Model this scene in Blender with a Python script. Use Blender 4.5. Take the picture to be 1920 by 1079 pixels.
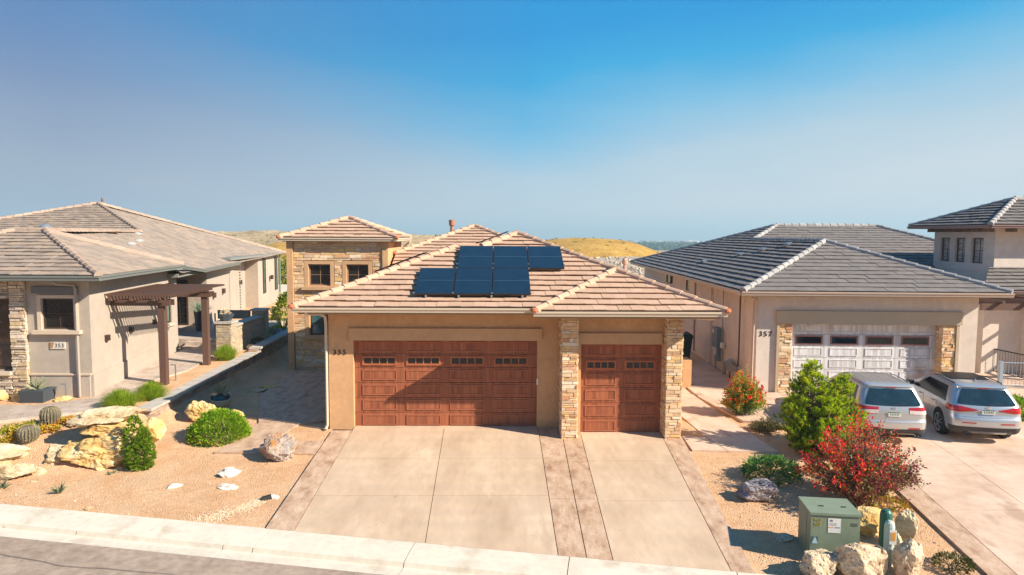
import bpy, bmesh, math, random
from mathutils import Vector, Matrix, noise
rad = math.radians
sc = bpy.context.scene
for o in list(bpy.data.objects): bpy.data.objects.remove(o)

# ------------------------------------------------------------------ camera
F = 1280.0; CH = 5.5; PITCH = math.atan(100/F); YAW = rad(1.0); ROLL = rad(0.3)
fw = Vector((math.sin(YAW)*math.cos(PITCH), math.cos(YAW)*math.cos(PITCH), -math.sin(PITCH)))
rt = Vector((math.cos(YAW), -math.sin(YAW), 0)); up = rt.cross(fw)
rt, up = rt*math.cos(ROLL)+up*math.sin(ROLL), up*math.cos(ROLL)-rt*math.sin(ROLL)
cd = bpy.data.cameras.new('camera'); cam = bpy.data.objects.new('camera', cd); sc.collection.objects.link(cam)
cd.sensor_width = 36; cd.sensor_fit = 'HORIZONTAL'; cd.lens = F/1920*36; cd.clip_start = 0.1; cd.clip_end = 60000
m = Matrix((rt, up, -fw)).transposed().to_4x4(); m.translation = Vector((0, 0, CH)); cam.matrix_world = m
sc.camera = cam
CAM = Vector((0, 0, CH))
def ray(u, v): return fw + rt*((u-960)/F) + up*((539.5-v)/F)
def onZ(u, v, z=0.0):
    r = ray(u, v); return CAM + r*((z-CH)/r.z)
def onY(u, v, y):
    r = ray(u, v); return CAM + r*(y/r.y)

# ------------------------------------------------------------------ light
TOSUN = Vector((4.03, -1.75, 2.8)).normalized()
sd = bpy.data.lights.new('sun', 'SUN'); sd.energy = 5.0; sd.angle = rad(0.55); sd.color = (1.0, 0.89, 0.73)
so = bpy.data.objects.new('sun', sd); sc.collection.objects.link(so)
so.rotation_euler = TOSUN.to_track_quat('Z', 'Y').to_euler(); so.location = (30, -20, 40)
w = bpy.data.worlds.new('World'); sc.world = w; w.use_nodes = True
nt = w.node_tree; nt.nodes.clear()
def wn(t, **k):
    n = nt.nodes.new(t)
    for a, b in k.items(): setattr(n, a, b)
    return n
out = wn('ShaderNodeOutputWorld')
sky = wn('ShaderNodeTexSky', sky_type='NISHITA', sun_disc=False)
sky.sun_elevation = math.asin(TOSUN.z); sky.sun_rotation = math.atan2(TOSUN.x, TOSUN.y)
sky.air_density = 1.0; sky.dust_density = 1.5; sky.altitude = 1400
bg1 = wn('ShaderNodeBackground'); bg1.inputs['Strength'].default_value = 0.002
nt.links.new(sky.outputs[0], bg1.inputs[0])
tc = wn('ShaderNodeTexCoord'); sep = wn('ShaderNodeSeparateXYZ'); nt.links.new(tc.outputs['Generated'], sep.inputs[0])
def mathn(op, a, b=None, clamp=False):
    n = wn('ShaderNodeMath', operation=op, use_clamp=clamp)
    for i, v in enumerate((a, b)):
        if v is None: continue
        if isinstance(v, (int, float)): n.inputs[i].default_value = v
        else: nt.links.new(v, n.inputs[i])
    return n.outputs[0]
def ramp_w(fac, stops):
    r = wn('ShaderNodeValToRGB'); e = r.color_ramp.elements
    while len(e) < len(stops): e.new(0.5)
    for i, (p, c) in enumerate(stops): e[i].position = p; e[i].color = (*c, 1)
    nt.links.new(fac, r.inputs[0]); return r.outputs[0]
nz = wn('ShaderNodeTexNoise'); nz.inputs['Scale'].default_value = 3.0; nz.inputs['Detail'].default_value = 7
mp = wn('ShaderNodeMapping'); mp.inputs['Scale'].default_value = (1, 1, 3.5); nt.links.new(tc.outputs['Generated'], mp.inputs[0]); nt.links.new(mp.outputs[0], nz.inputs[0])
wob = mathn('MULTIPLY', mathn('SUBTRACT', nz.outputs[0], 0.5), 0.09)
zel = mathn('ADD', sep.outputs[2], wob)
# the smoke bank thickens to the left: the clear blue sits lower straight ahead
ax = mathn('ABSOLUTE', mathn('SUBTRACT', sep.outputs[0], 0.03))
zel = mathn('SUBTRACT', zel, mathn('MULTIPLY', ax, 0.16))
base = ramp_w(zel, [(0.0, (0.64, 0.72, 0.78)), (0.07, (0.48, 0.65, 0.77)), (0.14, (0.19, 0.53, 0.80)), (0.20, (0.02, 0.41, 0.78)), (0.26, (0.0, 0.325, 0.74)), (0.36, (0.0, 0.295, 0.71)), (1.0, (0.02, 0.15, 0.42))])
left = ramp_w(zel, [(0.0, (0.34, 0.41, 0.54)), (0.10, (0.19, 0.29, 0.50)), (0.2, (0.08, 0.23, 0.52)), (1.0, (0.0, 0.18, 0.45))])
mx = wn('ShaderNodeMixRGB'); fac = mathn('MULTIPLY', mathn('SUBTRACT', 0.05, mathn('ADD', sep.outputs[0], mathn('MULTIPLY', wob, 1.2))), 1.75, True)
nt.links.new(fac, mx.inputs[0]); nt.links.new(base, mx.inputs[1]); nt.links.new(left, mx.inputs[2])
bg2 = wn('ShaderNodeBackground'); bg2.inputs['Strength'].default_value = 0.50; nt.links.new(mx.outputs[0], bg2.inputs[0])
ad = wn('ShaderNodeAddShader'); nt.links.new(bg1.outputs[0], ad.inputs[0]); nt.links.new(bg2.outputs[0], ad.inputs[1]); nt.links.new(ad.outputs[0], out.inputs[0])
sc.view_settings.view_transform = 'Standard'; sc.view_settings.look = 'None'; sc.view_settings.exposure = 0.95; sc.view_settings.gamma = 1
sc.cycles.max_bounces = 6; sc.cycles.diffuse_bounces = 3; sc.cycles.glossy_bounces = 3; sc.cycles.transmission_bounces = 4; sc.cycles.transparent_max_bounces = 6
sc.cycles.use_denoising = True; sc.cycles.use_adaptive_sampling = True; sc.cycles.volume_step_rate = 4

# ------------------------------------------------------------------ materials
MATS = {}
def mat(name, cols, by='noise', scale=3.0, detail=5, stretch=(1, 1, 1), rough=0.85, metal=0.0, spec=0.3, bump=None, spots=None, trans=0.0, vary=0.0, coat=0.0, wave=None):
    """cols: list of (pos,(r,g,b)); by 'noise' (object space noise) or 'rnd' (per-face random)."""
    if name in MATS: return MATS[name]
    M = bpy.data.materials.new(name); M.use_nodes = True; t = M.node_tree; N = t.nodes; L = t.links
    b = N['Principled BSDF']; b.inputs['Roughness'].default_value = rough; b.inputs['Metallic'].default_value = metal
    b.inputs['Specular IOR Level'].default_value = spec; b.inputs['Coat Weight'].default_value = coat
    tc = N.new('ShaderNodeTexCoord'); mp = N.new('ShaderNodeMapping'); mp.inputs['Scale'].default_value = stretch
    L.new(tc.outputs['Object'], mp.inputs[0])
    def nz(s, d=5, src=mp.outputs[0]):
        n = N.new('ShaderNodeTexNoise'); n.inputs['Scale'].default_value = s; n.inputs['Detail'].default_value = d; n.inputs['Roughness'].default_value = .6
        L.new(src, n.inputs[0]); return n.outputs[0]
    if len(cols) == 1: cols = [(0, cols[0])] if not isinstance(cols[0][0], (int, float)) or len(cols[0]) == 3 else cols
    r = N.new('ShaderNodeValToRGB'); e = r.color_ramp.elements
    while len(e) < len(cols): e.new(0.5)
    while len(e) > len(cols): e.remove(e[-1])
    for i, (p, c) in enumerate(cols): e[i].position = p; e[i].color = (*c, 1)
    if by == 'rnd':
        a = N.new('ShaderNodeAttribute'); a.attribute_name = 'rnd'; L.new(a.outputs['Fac'], r.inputs[0])
    else:
        L.new(nz(scale, detail), r.inputs[0])
    col = r.outputs[0]
    if vary:
        n = nz(scale if by == 'rnd' else scale*6, 4); hs = N.new('ShaderNodeHueSaturation'); mr = N.new('ShaderNodeMapRange')
        mr.inputs[1].default_value = .3; mr.inputs[2].default_value = .7; mr.inputs[3].default_value = 1-vary; mr.inputs[4].default_value = 1+vary
        L.new(n, mr.inputs[0]); L.new(mr.outputs[0], hs.inputs['Value']); L.new(col, hs.inputs['Color']); col = hs.outputs[0]
    for sp in ([spots] if spots and not isinstance(spots, list) else spots or []):   # (scale, threshold, width, colour[, stretch])
        src = tc.outputs['Object']
        if len(sp) > 4: m2 = N.new('ShaderNodeMapping'); m2.inputs['Scale'].default_value = sp[4]; m2.inputs['Location'].default_value = (sp[0]*3, 7, 2); L.new(src, m2.inputs[0]); src = m2.outputs[0]
        spots = sp; n = nz(spots[0], 3 if len(sp) < 5 else 5, src); mr = N.new('ShaderNodeMapRange'); mr.inputs[1].default_value = spots[1]; mr.inputs[2].default_value = spots[1]+spots[2]
        L.new(n, mr.inputs[0]); mx = N.new('ShaderNodeMixRGB'); L.new(mr.outputs[0], mx.inputs[0]); L.new(col, mx.inputs[1]); mx.inputs[2].default_value = (*spots[3], 1); col = mx.outputs[0]
    if wave:    # (scale, distortion, factor, colour): faint sweeping marks
        wv = N.new('ShaderNodeTexWave'); wv.wave_type = 'RINGS'; wv.inputs['Scale'].default_value = wave[0]; wv.inputs['Distortion'].default_value = wave[1]; wv.inputs['Detail'].default_value = 4; wv.inputs['Detail Scale'].default_value = .6
        L.new(tc.outputs['Object'], wv.inputs[0]); mr = N.new('ShaderNodeMath'); mr.operation = 'MULTIPLY'; mm_ = N.new('ShaderNodeMath'); mm_.operation = 'MULTIPLY'; L.new(nz(.5, 3, tc.outputs['Object']), mm_.inputs[0]); mm_.inputs[1].default_value = wave[2]*2
        L.new(wv.outputs['Fac'], mr.inputs[0]); L.new(mm_.outputs[0], mr.inputs[1]); mx = N.new('ShaderNodeMixRGB'); L.new(mr.outputs[0], mx.inputs[0]); L.new(col, mx.inputs[1]); mx.inputs[2].default_value = (*wave[3], 1); col = mx.outputs[0]
    L.new(col, b.inputs['Base Color'])
    if bump:    # (scale, strength, distance)
        bn = N.new('ShaderNodeBump'); bn.inputs['Strength'].default_value = bump[1]; bn.inputs['Distance'].default_value = bump[2]
        L.new(nz(bump[0], 6), bn.inputs['Height']); L.new(bn.outputs[0], b.inputs['Normal'])
    if trans:
        tr = N.new('ShaderNodeBsdfTranslucent'); ms = N.new('ShaderNodeMixShader'); ms.inputs[0].default_value = trans
        L.new(col, tr.inputs[0]); L.new(b.outputs[0], ms.inputs[1]); L.new(tr.outputs[0], ms.inputs[2]); L.new(ms.outputs[0], N['Material Output'].inputs[0])
    MATS[name] = M; return M
def plain(name, c, rough=.6, metal=0, spec=.4, vary=.06, bump=None, coat=0, scale=4):
    return mat(name, [(0, c)], rough=rough, metal=metal, spec=spec, vary=vary, bump=bump, coat=coat, scale=scale)
def glassy(name, c, c2=None, rough=.04, scale=1.5, spec=.5):
    return mat(name, [(.35, c), (.7, c2 or c)], rough=rough, spec=spec, scale=scale, stretch=(1, 1, 1))

# ------------------------------------------------------------------ mesh builder
rng = random.Random(7)
class MB:
    def __init__(s): s.v = []; s.f = []; s.r = []; s.mi = []
    def add(s, vs, fs, r=None, mi=0):
        b = len(s.v); s.v += [tuple(v) for v in vs]
        for f in fs:
            s.f.append(tuple(b+i for i in f)); s.r.append(rng.random() if r is None else r); s.mi.append(mi)
    def quad(s, a, b, c, d, r=None, mi=0): s.add([a, b, c, d], [(0, 1, 2, 3)], r, mi)
    def poly(s, pts, r=None, mi=0): s.add(pts, [tuple(range(len(pts)))], r, mi)
    def hexa(s, p, r=None, mi=0):   # 8 pts: bottom 0-3 ccw, top 4-7
        if r is None: r = rng.random()
        s.add(p, [(0, 3, 2, 1), (4, 5, 6, 7), (0, 1, 5, 4), (1, 2, 6, 5), (2, 3, 7, 6), (3, 0, 4, 7)], r, mi)
    def box(s, x0, y0, z0, x1, y1, z1, r=None, mi=0):
        s.hexa([(x0, y0, z0), (x1, y0, z0), (x1, y1, z0), (x0, y1, z0), (x0, y0, z1), (x1, y0, z1), (x1, y1, z1), (x0, y1, z1)], r, mi)
    def obox(s, o, U, V, W, u0, u1, v0, v1, w0, w1, r=None, mi=0):   # oriented box: o + u*U + v*V + w*W (U,V,W right handed)
        g = lambda u, v, q: o+U*u+V*v+W*q
        s.hexa([g(u0, v0, w0), g(u1, v0, w0), g(u1, v1, w0), g(u0, v1, w0), g(u0, v0, w1), g(u1, v0, w1), g(u1, v1, w1), g(u0, v1, w1)], r, mi)
    def prism(s, pts, z0, z1, r=None, mi=0):  # pts ccw 2D, z0/z1 numbers or functions
        f0 = z0 if callable(z0) else (lambda x, y: z0); f1 = z1 if callable(z1) else (lambda x, y: z1); n = len(pts)
        vs = [(x, y, f0(x, y)) for x, y in pts]+[(x, y, f1(x, y)) for x, y in pts]
        s.add(vs, [tuple(range(n-1, -1, -1)), tuple(range(n, 2*n))]+[(i, (i+1) % n, n+(i+1) % n, n+i) for i in range(n)], r, mi)
    def tube(s, pts, rad_, n=8, cap=True, r=None, mi=0):
        pts = [Vector(p) for p in pts]; rs = rad_ if isinstance(rad_, (list, tuple)) else [rad_]*len(pts); vs = []
        prev = None
        for i, p in enumerate(pts):
            d = (pts[min(i+1, len(pts)-1)]-pts[max(i-1, 0)]).normalized()
            if prev is None: a = d.orthogonal().normalized()
            else: a = (prev-d*prev.dot(d)).normalized()
            prev = a; b = d.cross(a)
            for k in range(n):
                t = 2*math.pi*k/n; vs.append(p+(a*math.cos(t)+b*math.sin(t))*rs[i])
        fs = [(i*n+k, i*n+(k+1) % n, (i+1)*n+(k+1) % n, (i+1)*n+k) for i in range(len(pts)-1) for k in range(n)]
        if cap: fs += [tuple(range(n-1, -1, -1)), tuple((len(pts)-1)*n+k for k in range(n))]
        s.add(vs, fs, rng.random() if r is None else r, mi)
    def lathe(s, c, prof, n=20, r=None, mi=0):   # prof [(radius,z)] upward
        c = Vector(c); vs = [c+Vector((q*math.cos(2*math.pi*k/n), q*math.sin(2*math.pi*k/n), z)) for q, z in prof for k in range(n)]
        fs = [(i*n+k, i*n+(k+1) % n, (i+1)*n+(k+1) % n, (i+1)*n+k) for i in range(len(prof)-1) for k in range(n)]
        fs += [tuple(range(n-1, -1, -1)), tuple((len(prof)-1)*n+k for k in range(n))]
        s.add(vs, fs, rng.random() if r is None else r, mi)
    def build(s, name, m, parent=None, smooth=False, local=False):
        off = Vector((0, 0, 0)); p = parent
        if not local:
            while p is not None: off += p.location; p = p.parent
        me = bpy.data.meshes.new(name); me.from_pydata([Vector(v)-off for v in s.v], [], s.f)
        for q in (m if isinstance(m, (list, tuple)) else [m]): me.materials.append(q)
        a = me.attributes.new('rnd', 'FLOAT', 'FACE'); a.data.foreach_set('value', s.r)
        if any(s.mi): me.polygons.foreach_set('material_index', s.mi)
        if smooth: me.polygons.foreach_set('use_smooth', [True]*len(me.polygons))
        me.update(); o = bpy.data.objects.new(name, me); sc.collection.objects.link(o)
        if parent: o.parent = parent
        return o
def tag(o, label, cat, group=None):
    o['label'] = label; o['category'] = cat
    if group: o['group'] = group
    return o
def part(o, label): o['label'] = label; return o
def kind(o, k): o['kind'] = k; return o
def thing(name, loc, label, cat, group=None, rz=0):
    o = bpy.data.objects.new(name, None); sc.collection.objects.link(o); o.location = loc; o.rotation_euler = (0, 0, rz); o.empty_display_size = .2
    return tag(o, label, cat, group)
def copy_tree(o, parent=None):
    c = o.copy(); sc.collection.objects.link(c); c.parent = parent
    for ch in list(o.children): copy_tree(ch, c)
    return c
Z3 = Vector((0, 0, 1))

def clip(poly, n, d):   # keep n.p <= d, 2D
    o = []
    for i in range(len(poly)):
        a = poly[i]; b = poly[(i+1) % len(poly)]; da = n[0]*a[0]+n[1]*a[1]-d; db = n[0]*b[0]+n[1]*b[1]-d
        if da <= 0: o.append(a)
        if (da < 0 < db) or (db < 0 < da):
            t = da/(da-db); o.append((a[0]+(b[0]-a[0])*t, a[1]+(b[1]-a[1])*t))
    return o
def tiles(mb, poly, ea, eb, tw=.33, co=.35, th=.052, gap=.004, seed=1, ov=.014):
    """roof tiles over the planar polygon, courses parallel to the eave ea->eb (left to right seen from outside)"""
    rg = random.Random(seed); P = [Vector(p) for p in poly]; ea = Vector(ea); eb = Vector(eb)
    U = (eb-ea).normalized(); top = max(P, key=lambda p: ((p-ea)-U*(p-ea).dot(U)).length)
    S_ = ((top-ea)-U*(top-ea).dot(U)).normalized(); Nn = U.cross(S_)
    if Nn.z < 0: Nn = -Nn
    q = [((p-ea).dot(U), (p-ea).dot(S_)) for p in P]
    ar = sum(q[i][0]*q[(i+1) % len(q)][1]-q[(i+1) % len(q)][0]*q[i][1] for i in range(len(q)))
    if ar < 0: q = q[::-1]
    g = lambda u, v, h: ea+U*u+S_*v+Nn*h
    mb.poly([g(u, v, 0.004) for u, v in q], 0.5)
    w0 = min(p[1] for p in q); w1 = max(p[1] for p in q); j = math.floor(w0/co)
    while j*co < w1:
        a, b = j*co, (j+1)*co; row = clip(clip(q, (0, -1), -a), (0, 1), b); j += 1
        if len(row) < 3: continue
        u0 = min(p[0] for p in row); u1 = max(p[0] for p in row); k = math.floor(u0/tw)-1; offs = (j % 2)*.5*tw
        while k*tw+offs < u1:
            ua, ub = k*tw+offs, (k+1)*tw+offs; k += 1
            c = clip(clip(row, (-1, 0), -(ua+gap/2)), (1, 0), ub-gap/2)
            if len(c) < 3: continue
            r = rg.random(); dh = rg.uniform(-.006, .006); tilt = rg.uniform(-.007, .007)
            h = lambda u, v: .012+dh+th*(1-(v-a)/co)+tilt*(u-ua)/tw
            c = [(u, v-ov if v < a+1e-4 else v) for u, v in c]
            topv = [g(u, v, h(u, v)) for u, v in c]; n = len(c)
            botv = [g(u, v, h(u, v)-.020) for u, v in c]
            fs = [tuple(range(n)), tuple(range(2*n-1, n-1, -1))]+[(n+i, n+(i+1) % n, (i+1) % n, i) for i in range(n)]
            mb.add(topv+botv, fs, r)
def caps(mb, a, b, wid=.115, ht=.085, piece=.40, seed=3):
    """overlapping half-round hip or ridge tiles from a (low end) to b"""
    rg = random.Random(seed); a = Vector(a); b = Vector(b); D = b-a; Lh = D.length; D.normalize(); side = D.cross(Z3).normalized(); Nn = side.cross(D)
    n = max(1, int(Lh/piece)); st = Lh/n
    for i in range(n):
        p0 = a+D*(i*st-.02); p1 = a+D*((i+1)*st+.03); r = rg.random(); vs = []
        for p, s_, lift in ((p0, 1.0, .026), (p1, .90, .0)):
            for q, (su, hu) in enumerate([(-1, -.75), (-.80, .42), (-.30, .95), (.30, .95), (.80, .42), (1, -.75)]):
                vs.append(p+side*(su*wid*s_)+Nn*(hu*ht*s_+lift))
        k = 6; fs = [(j, j+1, k+j+1, k+j) for j in range(5)]+[tuple(range(k)), tuple(range(2*k-1, k-1, -1))]
        mb.add(vs, fs, r)
def stones(mb, o, U, W, H, N_, ch=(.06, .13), ln=(.16, .5), pr=(.02, .045), seed=1, gap=.004):
    """ledge stones laid over the rectangle o + U*[0,W] + z*[0,H], standing out along N_"""
    rg = random.Random(seed); o = Vector(o); U = Vector(U); N_ = Vector(N_); z = 0
    if pr[0] > .012: bd = N_*(pr[0]-.012); mb.quad(o+bd, o+U*W+bd, o+U*W+Z3*H+bd, o+Z3*H+bd, .3)
    while z < H-.02:
        h = min(rg.uniform(*ch), H-z)
        if H-z-h < .03: h = H-z
        x = -rg.uniform(0, ln[1]*.5)
        while x < W:
            l = rg.uniform(*ln); a = max(0, x); b = min(W, x+l); x += l
            if b-a < .03: continue
            if h > .085 and rg.random() < .3: segs = [(0, h*.5), (h*.5, h)]
            else: segs = [(0, h)]
            for s0, s1 in segs:
                p = rg.uniform(*pr); q = rg.uniform(-.005, .005); q2 = rg.uniform(-.005, .005); r = rg.random(); g2 = gap/2
                A = o+U*(a+g2)+Z3*(z+s0+g2); B = o+U*(b-g2)+Z3*(z+s0+g2); hh = (s1-s0)-gap; c = .007
                vs = [A, B, B+Z3*hh, A+Z3*hh]
                fr = [A+U*c+Z3*c+N_*(p+q), B-U*c+Z3*c+N_*(p-q), B-U*c+Z3*(hh-c)+N_*(p-q+q2), A+U*c+Z3*(hh-c)+N_*(p+q+q2)]
                mb.add(vs+fr, [(4, 5, 6, 7), (0, 1, 5, 4), (1, 2, 6, 5), (2, 3, 7, 6), (3, 0, 4, 7)], r)
        z += h
def capset(lines, m, parent, **k):
    for i, (p_, q_) in enumerate(lines):
        mb = MB(); caps(mb, p_, q_, seed=60+i, **k); mb.build('ridge_cap', m, parent)
def boxes(name, m, parent, *bs):
    for b_ in bs: mb = MB(); mb.box(*b_); mb.build(name, m, parent)
def oboxes(name, m, parent, *bs):
    for b_ in bs: mb = MB(); mb.obox(*b_); mb.build(name, m, parent)
def gutter(mb, a, b, out, drop=.13, wid=.12):
    """K-style gutter along a->b hanging outside the eave; out = outward horizontal direction"""
    a = Vector(a); b = Vector(b); D = (b-a).normalized(); o = Vector(out).normalized(); prof = [(0, 0), (0, -drop), (.7*wid, -drop), (.78*wid, -drop*.55), (wid, -drop*.35), (wid, .0), (wid-.02, .0), (wid-.02, -.03), (.02, -.03), (.02, 0)]
    vs = [p+o*u+Z3*v for p in (a, b) for u, v in prof]; n = len(prof)
    mb.add(vs, [(i, (i+1) % n, n+(i+1) % n, n+i) for i in range(n)]+[tuple(range(n-1, -1, -1)), tuple(range(n, 2*n))])
def rect_wall(mb, o, U, W, H, holes, N_, depth=.14, th=.0):
    """front face of a wall over o+U*[0,W]+z*[0,H] with rectangular holes (u0,u1,v0,v1) whose reveals go back by depth"""
    o = Vector(o); U = Vector(U); N_ = Vector(N_)
    us = sorted({0, W}|{h[0] for h in holes}|{h[1] for h in holes}); zs = sorted({0, H}|{h[2] for h in holes}|{h[3] for h in holes})
    g = lambda u, z, d=0: o+U*u+Z3*z-N_*d
    for i in range(len(us)-1):
        for j in range(len(zs)-1):
            cu, cz = (us[i]+us[i+1])/2, (zs[j]+zs[j+1])/2
            if any(h[0] < cu < h[1] and h[2] < cz < h[3] for h in holes): continue
            mb.quad(g(us[i], zs[j]), g(us[i+1], zs[j]), g(us[i+1], zs[j+1]), g(us[i], zs[j+1]))
    for u0, u1, v0, v1 in holes:
        for A, B in (((u0, v0), (u1, v0)), ((u1, v0), (u1, v1)), ((u1, v1), (u0, v1)), ((u0, v1), (u0, v0))):
            mb.quad(g(*A), g(*A, depth), g(*B, depth), g(*B))
def text(body, size, loc, U, N_, m, parent, name='house_number', extr=.012, sp=1.0):
    cu = bpy.data.curves.new(name, 'FONT'); cu.body = body; cu.size = size; cu.extrude = extr; cu.space_character = sp
    ob = bpy.data.objects.new(name, cu); sc.collection.objects.link(ob); bpy.context.view_layer.update()
    me = bpy.data.meshes.new_from_object(ob); bpy.data.objects.remove(ob)
    U = Vector(U).normalized(); N_ = Vector(N_).normalized(); R = Matrix((U, Z3, N_)).transposed().to_4x4(); me.transform(R)
    o = bpy.data.objects.new(name, me); sc.collection.objects.link(o); me.materials.append(m); off = Vector((0, 0, 0)); p = parent
    while p is not None: off += p.location; p = p.parent
    o.location = Vector(loc)-off; o.parent = parent
    return o
def window(parent, o, U, N_, W, H, mf, mg, fr=.06, bars_u=1, bars_v=1, bar=.022, name='window'):
    """window as a frame mesh with its pane below it; o = lower left corner of the opening, set back already"""
    o = Vector(o); U = Vector(U); N_ = Vector(N_); mb = MB(); B = lambda u0, u1, v0, v1, d0, d1: mb.obox(o, U, -N_, Z3, u0, u1, d0, d1, v0, v1)
    B(0, W, 0, fr, -.03, .05); B(0, W, H-fr, H, -.03, .05); B(0, fr, fr, H-fr, -.03, .05); B(W-fr, W, fr, H-fr, -.03, .05)
    for i in range(bars_u):
        c = fr+(W-2*fr)*(i+1)/(bars_u+1); B(c-bar/2, c+bar/2, fr, H-fr, -.005, .03)
    for i in range(bars_v):
        c = fr+(H-2*fr)*(i+1)/(bars_v+1); B(fr, W-fr, c-bar/2, c+bar/2, -.003, .028)
    f = mb.build(name, mf, parent); g = MB(); g.obox(o, U, -N_, Z3, fr*.9, W-fr*.9, .012, .022, fr*.9, H-fr*.9); g.build('pane', mg, f); return f
def rock(mb, c, size, seed, rz=0, sub=3, rough=.06, ncut=20, r=None, squash=0):
    """angular boulder standing on c, size = full extents"""
    rg = random.Random(seed); bm = bmesh.new(); bmesh.ops.create_icosphere(bm, subdivisions=sub, radius=1)
    cuts = []
    for i in range(ncut):
        d = Vector((rg.gauss(0, 1), rg.gauss(0, 1), rg.gauss(0, 1))).normalized(); cuts.append((d, rg.uniform(.52, .88)))
    so_ = Vector((rg.random()*50, rg.random()*50, rg.random()*50)); vs = []
    for v in bm.verts:
        d = v.co.normalized(); t = 1.0
        for n, h in cuts:
            k = d.dot(n)
            if k > .05: t = min(t, h/k)
        t *= 1+rough*noise.fractal(d*2.2+so_, .9, 2.1, 5)-rough*.28*abs(noise.noise(d*4.5+so_))**.6+rough*.15*noise.fractal(d*11+so_, .7, 2.1, 4); vs.append(d*t)
    lo = [min(v[i] for v in vs) for i in range(3)]; hi = [max(v[i] for v in vs) for i in range(3)]; ca, sa = math.cos(rz), math.sin(rz); o = []
    for v in vs:
        x, y, z = [((v[i]-lo[i])/(hi[i]-lo[i])-.5)*size[i] for i in range(3)]; z += size[2]*.5-size[2]*.10
        o.append((c[0]+x*ca-y*sa, c[1]+x*sa+y*ca, c[2]+z))
    mb.add(o, [tuple(v.index for v in f.verts) for f in bm.faces], r); bm.free()
def leaf(mb, p, d, l, w_, rg, r=None, bend=.25):
    """one leaf: two triangles folded along the middle"""
    d = d.normalized(); s = d.cross(Vector((rg.gauss(0, 1), rg.gauss(0, 1), rg.gauss(0, 1)))).normalized()*w_*.5; n = d.cross(s).normalized()*l*bend
    mb.add([p, p+d*l*.5+s+n*.3, p+d*l, p+d*l*.5-s+n*.3], [(0, 1, 2, 3)], rg.random() if r is None else r)
# ------------------------------------------------------------------ surfaces
G_GRAVEL = mat('gravel', [(.25, (.60, .33, .165)), (.5, (.70, .42, .235)), (.75, (.77, .51, .31))], scale=1.3, detail=12, rough=.95, spec=.15, bump=(34, 1.0, .05), spots=[(48, .585, .05, (.82, .62, .42)), (55, .625, .05, (.40, .22, .12), (1, 1, 1)), (.8, .60, .15, (.66, .46, .29), (1, 1, 1))], vary=.12)
CONC = mat('concrete_tan', [(.25, (.44, .31, .205)), (.5, (.565, .415, .285)), (.75, (.65, .50, .36))], scale=.9, detail=6, stretch=(1.3, .45, 1), rough=.8, spec=.3, bump=(60, .2, .01), vary=.07, spots=[(.55, .54, .25, (.53, .385, .275)), (2.6, .57, .14, (.50, .36, .255), (1, .16, 1)), (1.1, .62, .12, (.70, .54, .39), (1, .4, 1)), (9, .70, .03, (.26, .19, .14), (1, 1, 1))], wave=(.55, 5, .16, (.42, .32, .25)))
CONC2 = mat('concrete_pink', [(.25, (.46, .31, .22)), (.5, (.62, .445, .33)), (.75, (.70, .53, .41))], scale=.8, detail=8, rough=.8, spec=.3, bump=(60, .2, .01), vary=.08, spots=[(1.4, .58, .10, (.46, .31, .22), (1, .5, 1)), (8, .70, .03, (.3, .21, .16), (1, 1, 1))])
STAMP = mat('stamped_concrete', [(.3, (.32, .19, .12)), (.45, (.47, .31, .205)), (.6, (.55, .385, .27)), (.75, (.63, .475, .355))], scale=4.2, detail=12, stretch=(1, .55, 1), rough=.75, spec=.35, bump=(9, .5, .03), vary=.10)
STAMP2 = mat('stamped_walk', [(.3, (.34, .25, .19)), (.5, (.47, .38, .31)), (.7, (.56, .47, .40))], scale=2.6, detail=10, rough=.75, spec=.35, bump=(6, .5, .03), vary=.12)
CURB = mat('curb_concrete', [(.3, (.60, .53, .43)), (.7, (.69, .62, .51))], scale=1.2, rough=.85, bump=(50, .3, .01), vary=.07, spots=[(1.3, .58, .2, (.48, .39, .29)), (5, .64, .10, (.52, .44, .34), (1, 1, 1))])
ASPH = mat('asphalt', [(.3, (.31, .23, .175)), (.5, (.38, .29, .225)), (.7, (.44, .34, .27))], scale=1.0, rough=.95, spec=.2, bump=(70, .7, .02), spots=(75, .60, .05, (.40, .34, .28)), vary=.22)
TAR = plain('tar', (.15, .115, .095), rough=.8)
DARK = plain('joint_dark', (.10, .06, .04), rough=.9)
SCRUB = mat('scrub_land', [(.3, (.30, .20, .10)), (.48, (.46, .32, .17)), (.62, (.56, .41, .24)), (.8, (.62, .48, .30))], scale=.16, detail=14, rough=1, spec=.05, bump=(.8, .8, .5), spots=(.55, .60, .05, (.16, .17, .06)), vary=.15)
GOLD = mat('dry_grass', [(.3, (.33, .18, .04)), (.5, (.46, .27, .065)), (.75, (.55, .36, .11))], scale=.35, detail=12, rough=1, spec=.05, bump=(2.2, .8, .3), spots=(1.3, .62, .05, (.22, .17, .05)), vary=.16)
STUCCO = mat('tan_stucco', [(.3, (.55, .325, .17)), (.7, (.65, .39, .205))], scale=1.6, rough=.95, spec=.15, bump=(55, .7, .012), vary=.07, spots=[(1.2, .58, .2, (.52, .30, .155), (1.6, 1.6, .4))])
STUCCO_T = mat('tan_trim_stucco', [(.3, (.54, .33, .18)), (.7, (.60, .37, .205))], scale=.8, rough=.95, spec=.15, bump=(55, .7, .012), vary=.06)
STUCCO_L = mat('warm_grey_stucco', [(.3, (.41, .345, .285)), (.7, (.46, .39, .325))], scale=.7, rough=.95, spec=.15, bump=(55, .7, .012), vary=.06, spots=[(1.1, .58, .2, (.38, .315, .255), (1.6, 1.6, .4))])
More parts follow.
